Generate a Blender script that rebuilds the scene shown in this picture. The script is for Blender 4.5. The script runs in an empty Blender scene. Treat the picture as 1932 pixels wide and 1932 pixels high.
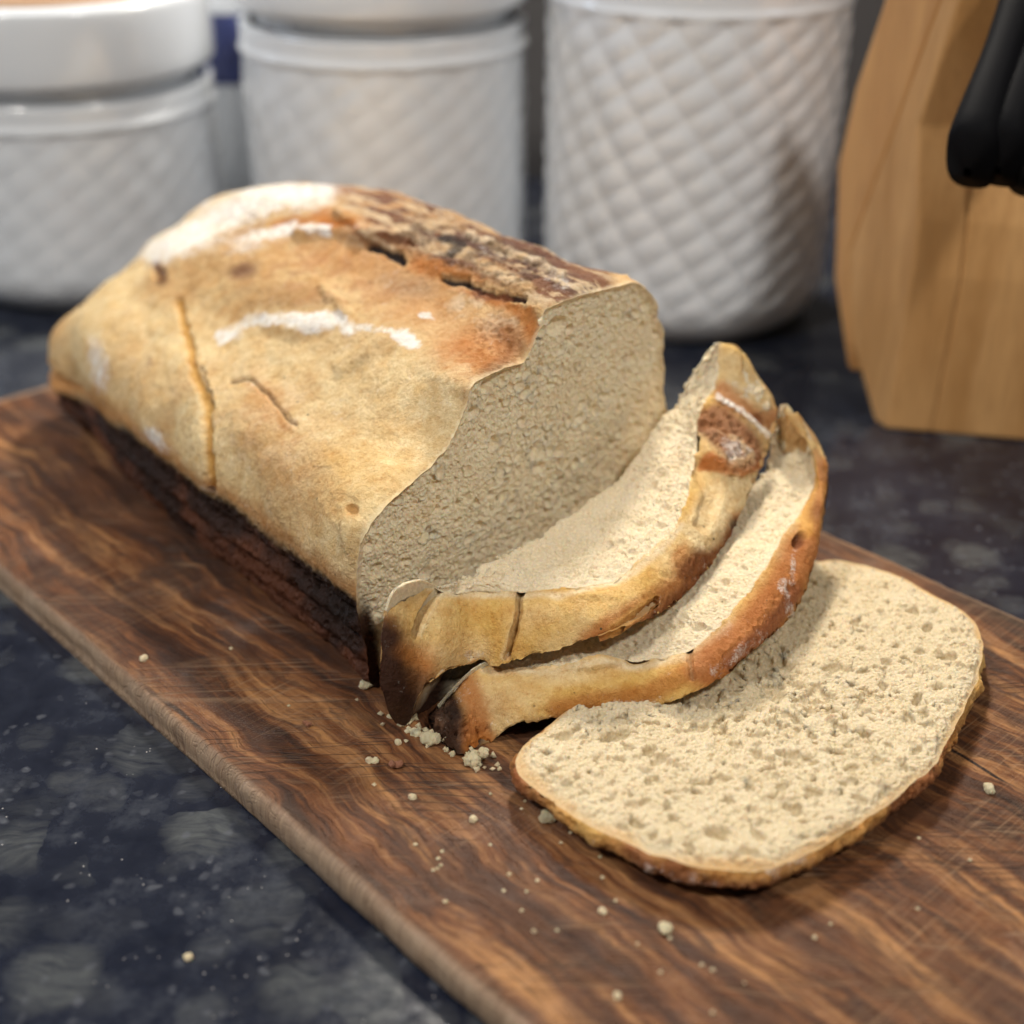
import bpy, math, random
import numpy as np
from mathutils import Vector
random.seed(7); RNG = np.random.default_rng(7)
C = bpy.context.scene.collection
H = 0.23                       # camera height above the board top (m); photo measured in units of H
TH = math.radians(28.9); FP = 2651.0; CX = 966.0   # pitch, focal length and centre in 1932-px photo units
CT, ST = math.cos(TH), math.sin(TH)

# ---------------------------------------------------------------- camera
cam_d = bpy.data.cameras.new('camera'); cam = bpy.data.objects.new('camera', cam_d); C.objects.link(cam)
cam.location = (0, 0, H); cam.rotation_euler = (math.radians(90) - TH, 0, 0)
cam_d.sensor_width = 36; cam_d.lens = 36 * FP / 1932
cam_d.clip_start = 0.01; cam_d.clip_end = 50
cam_d.dof.use_dof = True; cam_d.dof.focus_distance = 0.368
cam_d.dof.aperture_fstop = (cam_d.lens / 1000) / 0.0078
bpy.context.scene.camera = cam
# ---------------------------------------------------------------- world and lamps
sc = bpy.context.scene
w = bpy.data.worlds.new('World'); sc.world = w; w.use_nodes = True
bg = w.node_tree.nodes['Background']; bg.inputs[0].default_value = (1.0, 0.93, 0.85, 1); bg.inputs[1].default_value = 0.11
def area(name, loc, target, size, power, color, sy=None):
    d = bpy.data.lights.new(name, 'AREA'); d.energy = power; d.color = color; d.size = size
    if sy: d.shape = 'RECTANGLE'; d.size_y = sy
    o = bpy.data.objects.new(name, d); C.objects.link(o); o.location = loc
    o.rotation_euler = (Vector(target) - Vector(loc)).to_track_quat('-Z', 'Y').to_euler()
    return o
area('cabinet_lamp', (0.06, 0.83, 0.56), (0.07, 0.33, 0.0), 0.07, 7.6, (1.0, 0.93, 0.82), 0.16)
area('ceiling_lamp', (-0.75, -0.20, 1.25), (0.0, 0.55, 0.03), 0.20, 12.5, (1.0, 0.95, 0.88))
area('ceiling_lamp', (0.60, -0.45, 1.4), (0.05, 0.5, 0.05), 0.14, 12, (1.0, 0.96, 0.9))
area('window_light', (-1.25, 1.0, 0.75), (-0.1, 0.35, 0.0), 0.7, 11, (0.62, 0.77, 1.0), 0.8)
sc.view_settings.view_transform = 'Standard'; sc.view_settings.look = 'None'
sc.view_settings.exposure = 0.0; sc.view_settings.gamma = 1.0; sc.view_settings.use_curve_mapping = False
sc.cycles.use_denoising = True; sc.cycles.use_adaptive_sampling = True; sc.cycles.adaptive_threshold = 0.03; sc.cycles.max_bounces = 6

# ---------------------------------------------------------------- projection helpers (photo px -> world, H units)
def ray(px, py):
    x = px - CX; y = CX - py
    return np.array([x, FP * CT + y * ST, -FP * ST + y * CT])
def Pz(px, py, z=0.0):
    r = ray(px, py); t = (1 - z) / -r[2]; return np.array([r[0] * t, r[1] * t, z])
M = np.array([0.714, -0.70]); CUT = np.array([0.70, 0.714]); K0 = -1.0238
def Pk(px, py, k):                       # vertical planes parallel to the cut, k = distance from the first slice's back
    r = ray(px, py); t = (K0 + k) / (M @ r[:2]); return np.array([r[0] * t, r[1] * t, 1 + r[2] * t])
def project(V):                          # world metres -> photo px
    X = V[..., 0]; Y = V[..., 1]; Z = V[..., 2] - H
    d = Y * CT - Z * ST; u = Y * ST + Z * CT
    return CX + FP * X / d, CX - FP * u / d, d

# ---------------------------------------------------------------- numpy noise
def _hash(i, j, k, s):
    n = (i * 374761393 + j * 668265263 + k * 2147483647 + s * 1274126177) & 0xffffffff
    n = ((n ^ (n >> 13)) * 1274126177) & 0xffffffff
    n = ((n ^ (n >> 16)) * 2246822519) & 0xffffffff
    return ((n ^ (n >> 15)) & 0xffffff) / 0xffffff
def vnoise(P, sc_, seed=0):
    Q = P * sc_; I = np.floor(Q).astype(np.int64); F = Q - I; F = F * F * (3 - 2 * F)
    r = 0
    for a in (0, 1):
        for b in (0, 1):
            for c in (0, 1):
                wgt = (F[..., 0] if a else 1 - F[..., 0]) * (F[..., 1] if b else 1 - F[..., 1]) * (F[..., 2] if c else 1 - F[..., 2])
                r = r + wgt * _hash(I[..., 0] + a, I[..., 1] + b, I[..., 2] + c, seed)
    return r * 2 - 1
def fbm(P, sc_, oct_=4, seed=0, gain=.5):
    r = 0; a = 1; t = 0
    for o in range(oct_):
        r = r + a * vnoise(P, sc_ * 2 ** o, seed + o * 17); t += a; a *= gain
    return r / t
def sstep(a, b, x):
    t = np.clip((x - a) / (b - a), 0, 1); return t * t * (3 - 2 * t)

# ---------------------------------------------------------------- curves and meshes
def catmull(P, n, closed=False):
    P = np.asarray(P, float); m = len(P)
    u = np.linspace(0, m if closed else m - 1, n, endpoint=not closed)
    i = np.floor(u).astype(int)
    if not closed: i = np.minimum(i, m - 2)
    f = (u - i)[:, None]
    g = (lambda q: P[q % m]) if closed else (lambda q: P[np.clip(q, 0, m - 1)])
    p0, p1, p2, p3 = g(i - 1), g(i), g(i + 1), g(i + 2)
    return .5 * (2 * p1 + (p2 - p0) * f + (2 * p0 - 5 * p1 + 4 * p2 - p3) * f ** 2 + (3 * p1 - p0 - 3 * p2 + p3) * f ** 3)
def resample(P, n, closed=False):
    Q = np.vstack([P, P[:1]]) if closed else P
    s = np.r_[0, np.cumsum(np.linalg.norm(np.diff(Q, axis=0), axis=1))]
    t = np.linspace(0, s[-1], n, endpoint=not closed)
    return np.stack([np.interp(t, s, Q[:, c]) for c in range(Q.shape[1])], 1)
def smooth(P, it, closed=False):
    P = P.copy()
    for _ in range(it):
        if closed: P = .25 * np.roll(P, 1, 0) + .5 * P + .25 * np.roll(P, -1, 0)
        else: P[1:-1] = .25 * P[:-2] + .5 * P[1:-1] + .25 * P[2:]
    return P
def grid_faces(nu, nv, wrap_v=False, off=0):
    i = np.arange(nu - 1)[:, None]; j = np.arange(nv if wrap_v else nv - 1)[None, :]; j2 = (j + 1) % nv
    return np.stack([i * nv + j, i * nv + j2, (i + 1) * nv + j2, (i + 1) * nv + j], -1).reshape(-1, 4) + off
def grid_normals(G, wrap_v=False):
    du = np.gradient(G, axis=0)
    dv = (np.roll(G, -1, 1) - np.roll(G, 1, 1)) if wrap_v else np.gradient(G, axis=1)
    n = np.cross(du, dv); return n / (np.linalg.norm(n, axis=-1, keepdims=True) + 1e-12)
def make(name, V, F, mat, parent=None, attrs=None, smooth_=True):
    V = np.asarray(V, float).reshape(-1, 3)
    me = bpy.data.meshes.new(name)
    if isinstance(F, np.ndarray):
        me.vertices.add(len(V)); me.vertices.foreach_set('co', V.ravel())
        me.loops.add(F.size); me.loops.foreach_set('vertex_index', F.ravel().astype(np.int32))
        me.polygons.add(len(F)); me.polygons.foreach_set('loop_start', np.arange(len(F), dtype=np.int32) * F.shape[1])
        me.update(calc_edges=True); me.validate()
    else:
        me.from_pydata(V.tolist(), [], F)
    me.polygons.foreach_set('use_smooth', np.full(len(me.polygons), smooth_)); me.update()
    for k, a in (attrs or {}).items():
        at = me.attributes.new(k, 'FLOAT_COLOR', 'POINT')
        a = np.asarray(a).reshape(len(V), -1)
        if a.shape[1] == 1: a = np.repeat(a, 3, 1)
        at.data.foreach_set('color', np.hstack([a, np.ones((len(V), 1))]).ravel())
    o = bpy.data.objects.new(name, me); C.objects.link(o); me.materials.append(mat)
    if parent is not None:
        o.parent = parent; o.location = -Vector(parent.location)
    return o
def thing(name, label, cat, loc=(0, 0, 0), group=None):
    o = bpy.data.objects.new(name, None); C.objects.link(o); o.location = loc; o.empty_display_size = .02
    o['label'] = label; o['category'] = cat
    if group: o['group'] = group
    return o
def tag(o, label, cat, group=None):
    o['label'] = label; o['category'] = cat
    if group: o['group'] = group
    return o

# ---------------------------------------------------------------- material helper
class NT:
    def __init__(s, name):
        s.m = bpy.data.materials.new(name); s.m.use_nodes = True; s.t = s.m.node_tree
        s.b = s.t.nodes['Principled BSDF']; s.out = s.t.nodes['Material Output']
        s.co = s.t.nodes.new('ShaderNodeTexCoord').outputs['Object']
    def n(s, typ, ins=None, **kw):
        nd = s.t.nodes.new('ShaderNode' + typ)
        for k, v in kw.items(): setattr(nd, k, v)
        for k, v in (ins or {}).items(): s.put(nd.inputs[k], v)
        return nd
    def put(s, sock, v):
        if isinstance(v, bpy.types.NodeSocket): s.t.links.new(v, sock)
        else: sock.default_value = v
    def mapping(s, scale=(1, 1, 1), rot=(0, 0, 0), loc=(0, 0, 0), vec=None):
        return s.n('Mapping', {'Vector': vec or s.co, 'Scale': scale, 'Rotation': rot, 'Location': loc}).outputs[0]
    def noise(s, scale, detail=3, rough=.5, vec=None, dist=0., out='Fac'):
        return s.n('TexNoise', {'Vector': vec or s.co, 'Scale': scale, 'Detail': detail, 'Roughness': rough, 'Distortion': dist}).outputs[out]
    def vor(s, scale, feature='F1', vec=None, rnd=1., out='Distance', **kw):
        return s.n('TexVoronoi', {'Vector': vec or s.co, 'Scale': scale, 'Randomness': rnd}, feature=feature, **kw).outputs[out]
    def math(s, op, a, b=0., c=0., clamp=False):
        nd = s.n('Math', operation=op, use_clamp=clamp); s.put(nd.inputs[0], a); s.put(nd.inputs[1], b)
        if op in ('MULTIPLY_ADD', 'SMOOTH_MIN'): s.put(nd.inputs[2], c)
        return nd.outputs[0]
    def map(s, v, a, b, c=0., d=1., smooth_=False):
        return s.n('MapRange', {'Value': v, 'From Min': a, 'From Max': b, 'To Min': c, 'To Max': d}, interpolation_type='SMOOTHSTEP' if smooth_ else 'LINEAR').outputs[0]
    def ramp(s, v, stops, interp='LINEAR'):
        nd = s.n('ValToRGB', {'Fac': v}); cr = nd.color_ramp; cr.interpolation = interp
        while len(cr.elements) < len(stops): cr.elements.new(.5)
        for e, (p, c) in zip(cr.elements, stops): e.position = p; e.color = (*c, 1) if len(c) == 3 else c
        return nd.outputs[0]
    def mix(s, f, a, b, mode='MIX'):
        nd = s.n('Mix', data_type='RGBA', blend_type=mode); s.put(nd.inputs[0], f)
        for k, v in ((6, a), (7, b)):
            s.put(nd.inputs[k], (*v, 1) if isinstance(v, tuple) and len(v) == 3 else v)
        return nd.outputs[2]
    def warp(s, scale, amt, vec=None, detail=2):
        c = s.noise(scale, detail, vec=vec, out='Color')
        v = s.n('VectorMath', operation='SUBTRACT'); s.put(v.inputs[0], c); v.inputs[1].default_value = (.5, .5, .5)
        m = s.n('VectorMath', operation='SCALE'); s.put(m.inputs[0], v.outputs[0]); m.inputs['Scale'].default_value = amt
        a = s.n('VectorMath', operation='ADD'); s.put(a.inputs[0], vec or s.co); s.put(a.inputs[1], m.outputs[0])
        return a.outputs[0]
    def attr(s, name, out='Color'): return s.n('Attribute', attribute_name=name).outputs[out]
    def bump(s, h, dist, strength=1., normal=None):
        ins = {'Height': h, 'Distance': dist, 'Strength': strength}
        if normal: ins['Normal'] = normal
        return s.n('Bump', ins).outputs[0]
    def set(s, **kw):
        for k, v in kw.items():
            k = {'color': 'Base Color', 'rough': 'Roughness', 'normal': 'Normal', 'spec': 'Specular IOR Level', 'coat': 'Coat Weight',
                 'coat_rough': 'Coat Roughness', 'sss': 'Subsurface Weight', 'sss_scale': 'Subsurface Scale', 'metal': 'Metallic', 'sheen': 'Sheen Weight'}[k]
            s.put(s.b.inputs[k], (*v, 1) if isinstance(v, tuple) and len(v) == 3 else v)
    def displace(s, h, scale=1.):
        d = s.n('Displacement', {'Height': h, 'Midlevel': 0., 'Scale': scale}).outputs[0]
        s.t.links.new(d, s.out.inputs['Displacement']); s.m.displacement_method = 'BOTH'

# ---------------------------------------------------------------- bread materials
def crumb_mat(name, pore=1.0, depth=1.0, tone=(0.72, 0.60, 0.40), tone2=(0.60, 0.45, 0.25)):
    s = NT(name); v = s.warp(330, .0026, s.warp(110, .003), 3)
    hs = []
    for sc_, rad, keep, dep in ((135, .50, .74, 2.0), (240, .55, .55, 1.6), (430, .55, .40, 1.0)):
        vo = s.n('TexVoronoi', {'Vector': v, 'Scale': sc_ / pore})
        sel = s.n('SeparateColor', {0: vo.outputs['Color']}).outputs[0]
        pit = s.map(vo.outputs['Distance'], rad, rad * .25, 0, 1, True)
        amp = s.map(sel, keep, keep + .25, 0, 1)
        hs.append(s.math('MULTIPLY', s.math('MULTIPLY', pit, amp), -dep * depth * 1e-3))
    v2 = s.warp(500, .0016, s.warp(180, .003), 3)
    dome = s.math('MULTIPLY', s.vor(880, vec=v2), -1.1e-3 * depth)
    dome2 = s.math('MULTIPLY', s.vor(1350, vec=v2), -.45e-3 * depth)
    g = s.math('MULTIPLY', s.math('SUBTRACT', s.noise(300, 5, .65), .5), 2.4e-3 * depth)
    g2 = s.math('MULTIPLY', s.math('SUBTRACT', s.noise(80, 2), .5), 2.2e-3 * depth)
    h = hs[0]
    for x in hs[1:] + [dome, dome2, g, g2]: h = s.math('ADD', h, x)
    h = s.math('MULTIPLY', h, s.math('SUBTRACT', 1., s.math('MULTIPLY', s.attr('hole', 'Fac'), .8)))
    h = s.math('MULTIPLY', h, s.attr('keep', 'Fac'))
    s.displace(h); s.m.displacement_method = 'DISPLACEMENT'
    s.put(s.b.inputs['Normal'], s.bump(s.math('ADD', s.noise(1500, 3, .75), s.math('MULTIPLY', s.vor(1100, vec=v2), -.8)), .0004, .45))
    c = s.mix(s.map(s.noise(100, 4, .6), .3, .7), tone, tone2)
    c = s.mix(s.map(s.noise(1300, 3, .7), .42, .68), c, tuple(min(1, x * 1.15) for x in tone))
    speck = s.math('MULTIPLY', s.map(s.vor(210), .055, .035), s.map(s.noise(60, 1), .54, .58))
    c = s.mix(speck, c, (.16, .12, .05))
    c = s.mix(s.attr('edge', 'Fac'), c, (.55, .29, .085))
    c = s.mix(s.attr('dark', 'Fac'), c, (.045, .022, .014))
    s.set(color=c, rough=.9, spec=.04, sss=.40, sss_scale=.0018)
    s.b.inputs['Subsurface Radius'].default_value = (1, .62, .32)
    return s.m
def crust_mat(name, disp=1.0):
    s = NT(name)
    c = s.attr('Col')
    c = s.mix(s.map(s.noise(160, 5, .65), .40, .66, 0, .62), c, s.mix(1., c, (.80, .62, .40), 'MULTIPLY'))
    c = s.mix(s.map(s.noise(800, 4, .8), .48, .64, 0, .55), c, s.mix(1., c, (1.22, 1.32, 1.5), 'MULTIPLY'))
    c = s.mix(s.map(s.noise(480, 4, .8), .52, .68, 0, .5), c, s.mix(1., c, (.62, .42, .24), 'MULTIPLY'))
    # flour: density attribute broken by grain
    fl = s.attr('flour', 'Fac')
    grain = s.math('ADD', s.math('MULTIPLY', s.map(s.noise(1500, 3, .75), .32, .68), .5), s.math('MULTIPLY', s.map(s.noise(300, 4, .6), .32, .68), .5))
    grain = s.math('ADD', s.math('MULTIPLY', grain, .72), s.math('MULTIPLY', s.map(s.noise(110, 4, .65), .3, .7), .28))
    fm = s.map(s.math('ADD', s.math('MULTIPLY', fl, .85), grain), .98, 1.42, 0, .9)
    c = s.mix(fm, c, (.80, .77, .72))
    speck = s.math('MULTIPLY', s.map(s.vor(190), .08, .045), s.map(s.noise(28, 1), .52, .58))
    c = s.mix(speck, c, (.07, .055, .025))
    s.set(color=c, rough=s.map(s.noise(240, 3), .3, .7, .5, .72), spec=.16, sss=.10, sss_scale=.003)
    s.b.inputs['Subsurface Radius'].default_value = (1, .5, .2)
    blis = s.map(s.vor(420, vec=s.warp(200, .003)), 0, .6, 1, 0)
    h = s.math('ADD', s.math('MULTIPLY', s.math('SUBTRACT', s.noise(330, 5, .7), .5), 1.3e-3 * disp),
               s.math('MULTIPLY', s.math('SUBTRACT', s.noise(70, 3), .5), 1.3e-3 * disp))
    h = s.math('ADD', h, s.math('MULTIPLY', s.math('MULTIPLY', blis, s.attr('rough', 'Fac')), 1.5e-3 * disp))
    h = s.math('ADD', h, s.math('MULTIPLY', s.noise(1500, 3, .8), .25e-3))
    h = s.math('ADD', h, s.math('MULTIPLY', fm, .15e-3))
    h = s.math('MULTIPLY', h, s.attr('keep', 'Fac'))
    s.displace(h)
    return s.m
def pores(G, n, rmin, rmax, seed, asp=1.5):
    '''smooth-walled open cells: returns a 0..1 depth mask and the depth in metres for points G (..., 3)'''
    rg = np.random.default_rng(seed); P = G.reshape(-1, 3); dep = np.zeros(len(P)); msk = np.zeros(len(P))
    wv = np.stack([fbm(P, 260, 2, seed), fbm(P, 260, 2, seed + 5), fbm(P, 260, 2, seed + 9)], 1) * .0009
    Q = P + wv
    for i in range(n):
        c_ = P[rg.integers(len(P))]; r = rmin + (rmax - rmin) * rg.random() ** 2.6
        idx = np.where(np.abs(Q - c_).max(1) < r * asp * 1.3)[0]
        if not len(idx): continue
        d_ = rg.normal(size=3); d_ /= np.linalg.norm(d_); v = Q[idx] - c_; a = v @ d_
        q = np.sqrt(np.maximum((v ** 2).sum(1) - a * a * (1 - 1 / asp ** 2), 0)) / r
        m = np.clip(1 - q ** 2, 0, 1) ** .8
        dep[idx] = np.maximum(dep[idx], m * r * rg.uniform(.8, 1.35)); msk[idx] = np.maximum(msk[idx], sstep(1.1, .7, q))
    return dep.reshape(G.shape[:-1]), msk.reshape(G.shape[:-1])
CRUMB_LOAF = crumb_mat('loaf_crumb', .68, .72, (.90, .775, .56), (.80, .63, .40))
CRUMB_SLICE = crumb_mat('slice_crumb', .6, .5, (.68, .58, .415), (.58, .47, .30))
CRUMB_OPEN = crumb_mat('open_crumb', .85, .60, (.60, .505, .345), (.50, .40, .245))
CRUST = crust_mat('bread_crust')

# palette (linear)
YEL = (.67, .51, .275); TAN = (.53, .34, .155); ORG = (.42, .155, .032); BRN = (.18, .060, .020); DRK = (.038, .016, .010)
CHAR = (.018, .012, .010); PALE = (.74, .58, .33); GREYB = (.30, .21, .14)
def paint(V, base, feats, seed=3, wob=9.):
    """features: (kind, px list or centre, radius px, colour or None, strength, softness[, (aspect, angle)]) on colour/flour/rough/height"""
    x, y, d = project(V)
    wx = fbm(V, 90, 4, seed) * wob; wy = fbm(V, 90, 4, seed + 50) * wob
    gx = fbm(V, 420, 2, seed + 9) * wob * .45
    X = x + wx + gx; Y = y + wy - gx
    col = base.copy(); fl = np.zeros(len(V)); ro = np.zeros(len(V)); hh = np.zeros(len(V))
    for f in feats:
        kind, pts, rad, val, stg, soft = f[:6]
        pts = np.atleast_2d(np.array(pts, float))
        if len(pts) == 1:
            asp, ang = f[6] if len(f) > 6 else (1, 0)
            ca, sa = math.cos(math.radians(ang)), math.sin(math.radians(ang))
            dx, dy = X - pts[0, 0], Y - pts[0, 1]
            q = np.hypot((dx * ca + dy * sa) / asp, -dx * sa + dy * ca)
        else:
            q = np.full(len(V), 1e9)
            for a, b in zip(pts[:-1], pts[1:]):
                ab = b - a; t = np.clip(((X - a[0]) * ab[0] + (Y - a[1]) * ab[1]) / (ab @ ab), 0, 1)
                q = np.minimum(q, np.hypot(X - a[0] - t * ab[0], Y - a[1] - t * ab[1]))
        m = stg * (1 - sstep(rad * (1 - soft), rad * (1 + soft), q))
        # keep the feature on the side of the bread it belongs to
        i0 = np.argmin(np.hypot(x - pts[:, 0].mean(), y - pts[:, 1].mean()) + (d - d.min()) * 120)
        if kind == 's':
            al = V[:, 0] * AX[0] + V[:, 1] * AX[1]; ac = V[:, 0] * AX[1] - V[:, 1] * AX[0]
            m = m * sstep(.03, .17, fbm(np.stack([al * .22, ac, V[:, 2]], 1), 240, 5, 177, .66)); kind = 'c'
        if kind == 'm': m = m * sstep(-.05, .22, fbm(V * np.array([1., 1., 1.]), 230, 4, 77)); kind = 'c'
        if kind == 'c': col = col * (1 - m[:, None]) + np.array(val) * m[:, None]
        elif kind == 'f': fl = np.maximum(fl, m)
        elif kind == 'r': ro = np.maximum(ro, m)
        elif kind == 'h': hh = hh + m * val
    return col, fl, ro, hh

# ---------------------------------------------------------------- setting: counter and wall
s = NT('granite')
v1 = s.warp(60, .012)
base = s.ramp(s.noise(55, 6, .7), [(.30, (.004, .006, .014)), (.52, (.012, .015, .026)), (.75, (.05, .056, .070))])
def crystal(scale, keep, size, col, b, off):
    vo = s.n('TexVoronoi', {'Vector': s.warp(70, .010, s.mapping(loc=off), 5), 'Scale': scale})
    sel = s.n('SeparateColor', {0: vo.outputs['Color']})
    m = s.math('MULTIPLY', s.map(vo.outputs['Distance'], size + .10, size - .10, 0, 1), s.map(sel.outputs[0], keep, keep + .03))
    fib = s.noise(1, 5, .7, vec=s.mapping((70, 380, 100), (0, 0, .6), vec=s.warp(50, .02)))
    t = s.math('MULTIPLY', m, s.map(fib, .34, .66, .15, 1.0))
    return s.mix(s.math('MULTIPLY', t, s.map(sel.outputs[1], 0, 1, .3, 1)), b, col)
c = crystal(80, .40, .42, (.050, .054, .060), base, (.3, .1, 0))
c = crystal(44, .48, .42, (.090, .096, .096), c, (0, 0, 0))
c = crystal(260, .70, .32, (.09, .095, .11), c, (.7, .3, 0))
gl = s.math('MULTIPLY', s.map(s.vor(420), .10, .05), s.map(s.noise(60, 2), .56, .60))
c = s.mix(gl, c, (.55, .52, .50))
s.set(color=c, rough=s.map(s.noise(300, 3), .3, .7, .15, .24), spec=.45)
s.put(s.b.inputs['Normal'], s.bump(s.noise(900, 3, .7), .0001, .3))
GRANITE = s.m
ZC = -0.009
def sheet(name, x0, x1, y0, y1, z, mat, th=.03):
    V = [(x, y, zz) for zz in (z, z - th) for x, y in ((x0, y0), (x1, y0), (x1, y1), (x0, y1))]
    F = [(0, 1, 2, 3), (7, 6, 5, 4), (0, 4, 5, 1), (1, 5, 6, 2), (2, 6, 7, 3), (3, 7, 4, 0)]
    o = make(name, V, F, mat, smooth_=False); o['kind'] = 'structure'; return o
sheet('countertop', -1.4, 1.4, -.25, .86, ZC, GRANITE)
s = NT('wall_paint'); s.set(color=s.mix(s.noise(6, 3), (.055, .052, .055), (.085, .078, .075)), rough=.55)
wv = [(-1.4, .86, -.04), (1.4, .86, -.04), (1.4, .86, .6), (-1.4, .86, .6), (-1.4, .9, -.04), (1.4, .9, -.04), (1.4, .9, .6), (-1.4, .9, .6)]
wl = make('wall', wv, [(0, 1, 2, 3), (5, 4, 7, 6), (3, 2, 6, 7), (0, 4, 5, 1), (0, 3, 7, 4), (1, 5, 6, 2)], s.m, smooth_=False); wl['kind'] = 'structure'

# ---------------------------------------------------------------- cutting board
BD = np.array([-.676, .737]); BD /= np.linalg.norm(BD); BN = np.array([BD[1], -BD[0]])
B0 = Pz(970, 1932)[:2]; WID = .932; END = 1.60; START = -.62
def wood_mat():
    s = NT('olive_wood')
    rot = math.atan2(BD[1], BD[0])
    p0 = s.mapping(rot=(0, 0, -rot))                    # x along the board
    g = s.warp(13, .022, p0, 3)
    g = s.warp(60, .006, g, 3)
    st = s.mapping((7, 95, 20), vec=g)
    n1 = s.math('ADD', s.math('MULTIPLY', s.noise(1, 6, .66, vec=st, dist=.8), .62), s.math('MULTIPLY', s.noise(1, 5, .7, vec=s.mapping((24, 260, 60), vec=g), dist=.4), .38))
    c = s.ramp(n1, [(.36, (.018, .008, .005)), (.44, (.062, .022, .008)), (.50, (.140, .050, .016)), (.56, (.26, .118, .044)), (.65, (.46, .22, .075))])
    # dark figured veins, broken up
    wv = s.n('TexWave', {'Vector': s.mapping((1, 5, 1), vec=g), 'Scale': 6.5, 'Distortion': 11., 'Detail': 4., 'Detail Scale': 2.4, 'Detail Roughness': .68}, bands_direction='Y').outputs['Fac']
    vein = s.math('MULTIPLY', s.map(wv, .72, .95), s.map(s.noise(26, 4, .6), .40, .58))
    c = s.mix(s.math('MULTIPLY', vein, .6), c, (.038, .017, .011))
    blotch = s.map(s.noise(26, 6, .72, vec=s.mapping((.7, 1.6, 1), vec=g)), .49, .60)
    c = s.mix(s.math('MULTIPLY', blotch, .62), c, (.062, .026, .013))
    pores = s.map(s.noise(1, 3, .7, vec=s.mapping((160, 1500, 300), vec=g)), .57, .70)
    c = s.mix(s.math('MULTIPLY', pores, .5), c, (.06, .025, .012))
    crack = s.map(s.noise(1, 4, .6, vec=s.mapping((10, 240, 10), vec=s.warp(30, .008, p0)), dist=.3), .60, .68)
    c = s.mix(s.math('MULTIPLY', crack, s.map(s.noise(22, 3), .45, .6)), c, (.016, .008, .006))
    # knife scratches: thin lines in a few directions
    def scratches(ang, sx, sy, seed, th):
        v = s.mapping((sx, sy, 1), (0, 0, ang), (seed, seed * 2.3, 0), vec=s.warp(8, .010))
        q = s.vor(1, 'DISTANCE_TO_EDGE', vec=v)
        return s.math('MULTIPLY', s.map(q, th, th * .2), s.map(s.noise(30, 2, vec=s.mapping(loc=(seed, 0, 0))), .53, .64))
    sa = scratches(.35, 14, 330, 3.1, .045); sb = scratches(-.55, 18, 300, 7.7, .045); sd = scratches(1.5, 12, 420, 1.7, .05)
    scr = s.math('MAXIMUM', s.math('MAXIMUM', sa, sb), sd)
    c = s.mix(s.math('MULTIPLY', sb, .7), c, (.035, .018, .012))
    c = s.mix(s.math('MULTIPLY', s.math('MAXIMUM', sa, sd), .34), c, (.30, .19, .11))
    # cross-cut saw chatter
    ch = s.noise(1, 2, .5, vec=s.mapping((1500, 40, 1), vec=p0))
    c = s.mix(s.math('MULTIPLY', s.map(ch, .50, .72, 0, .40), s.map(s.noise(18, 2), .50, .62)), c, (.36, .22, .12))
    # flour dust
    fg = s.math('ADD', s.math('MULTIPLY', s.noise(2300, 2, .8), .5), s.math('MULTIPLY', s.noise(24, 4, .6, vec=s.mapping(loc=(.2, .5, 0))), .55))
    dust = s.map(fg, .60, .72, 0, .26)
    c = s.mix(dust, c, (.52, .46, .42))
    # worn sides from the attribute
    e = s.attr('edge', 'Fac')
    saw = s.noise(1, 3, .6, vec=s.mapping((1300, 30, 60), vec=p0))
    side = s.mix(s.map(saw, .35, .65), (.40, .28, .18), (.20, .125, .080))
    side = s.mix(s.map(s.noise(70, 4), .4, .65, 0, .7), side, (.38, .28, .195))
    c = s.mix(e, c, side)
    s.set(color=c, rough=s.map(s.noise(150, 4), .3, .7, .50, .70), spec=.28)
    h = s.math('SUBTRACT', s.math('MULTIPLY', n1, .35), s.math('MULTIPLY', scr, .5))
    h = s.math('ADD', h, s.math('ADD', s.math('MULTIPLY', ch, .28), s.math('MULTIPLY', s.noise(1200, 3, .8), .4)))
    h = s.math('SUBTRACT', h, s.math('MULTIPLY', pores, .4))
    s.put(s.b.inputs['Normal'], s.bump(h, .0007, .8))
    return s.m
WOOD = wood_mat()
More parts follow.
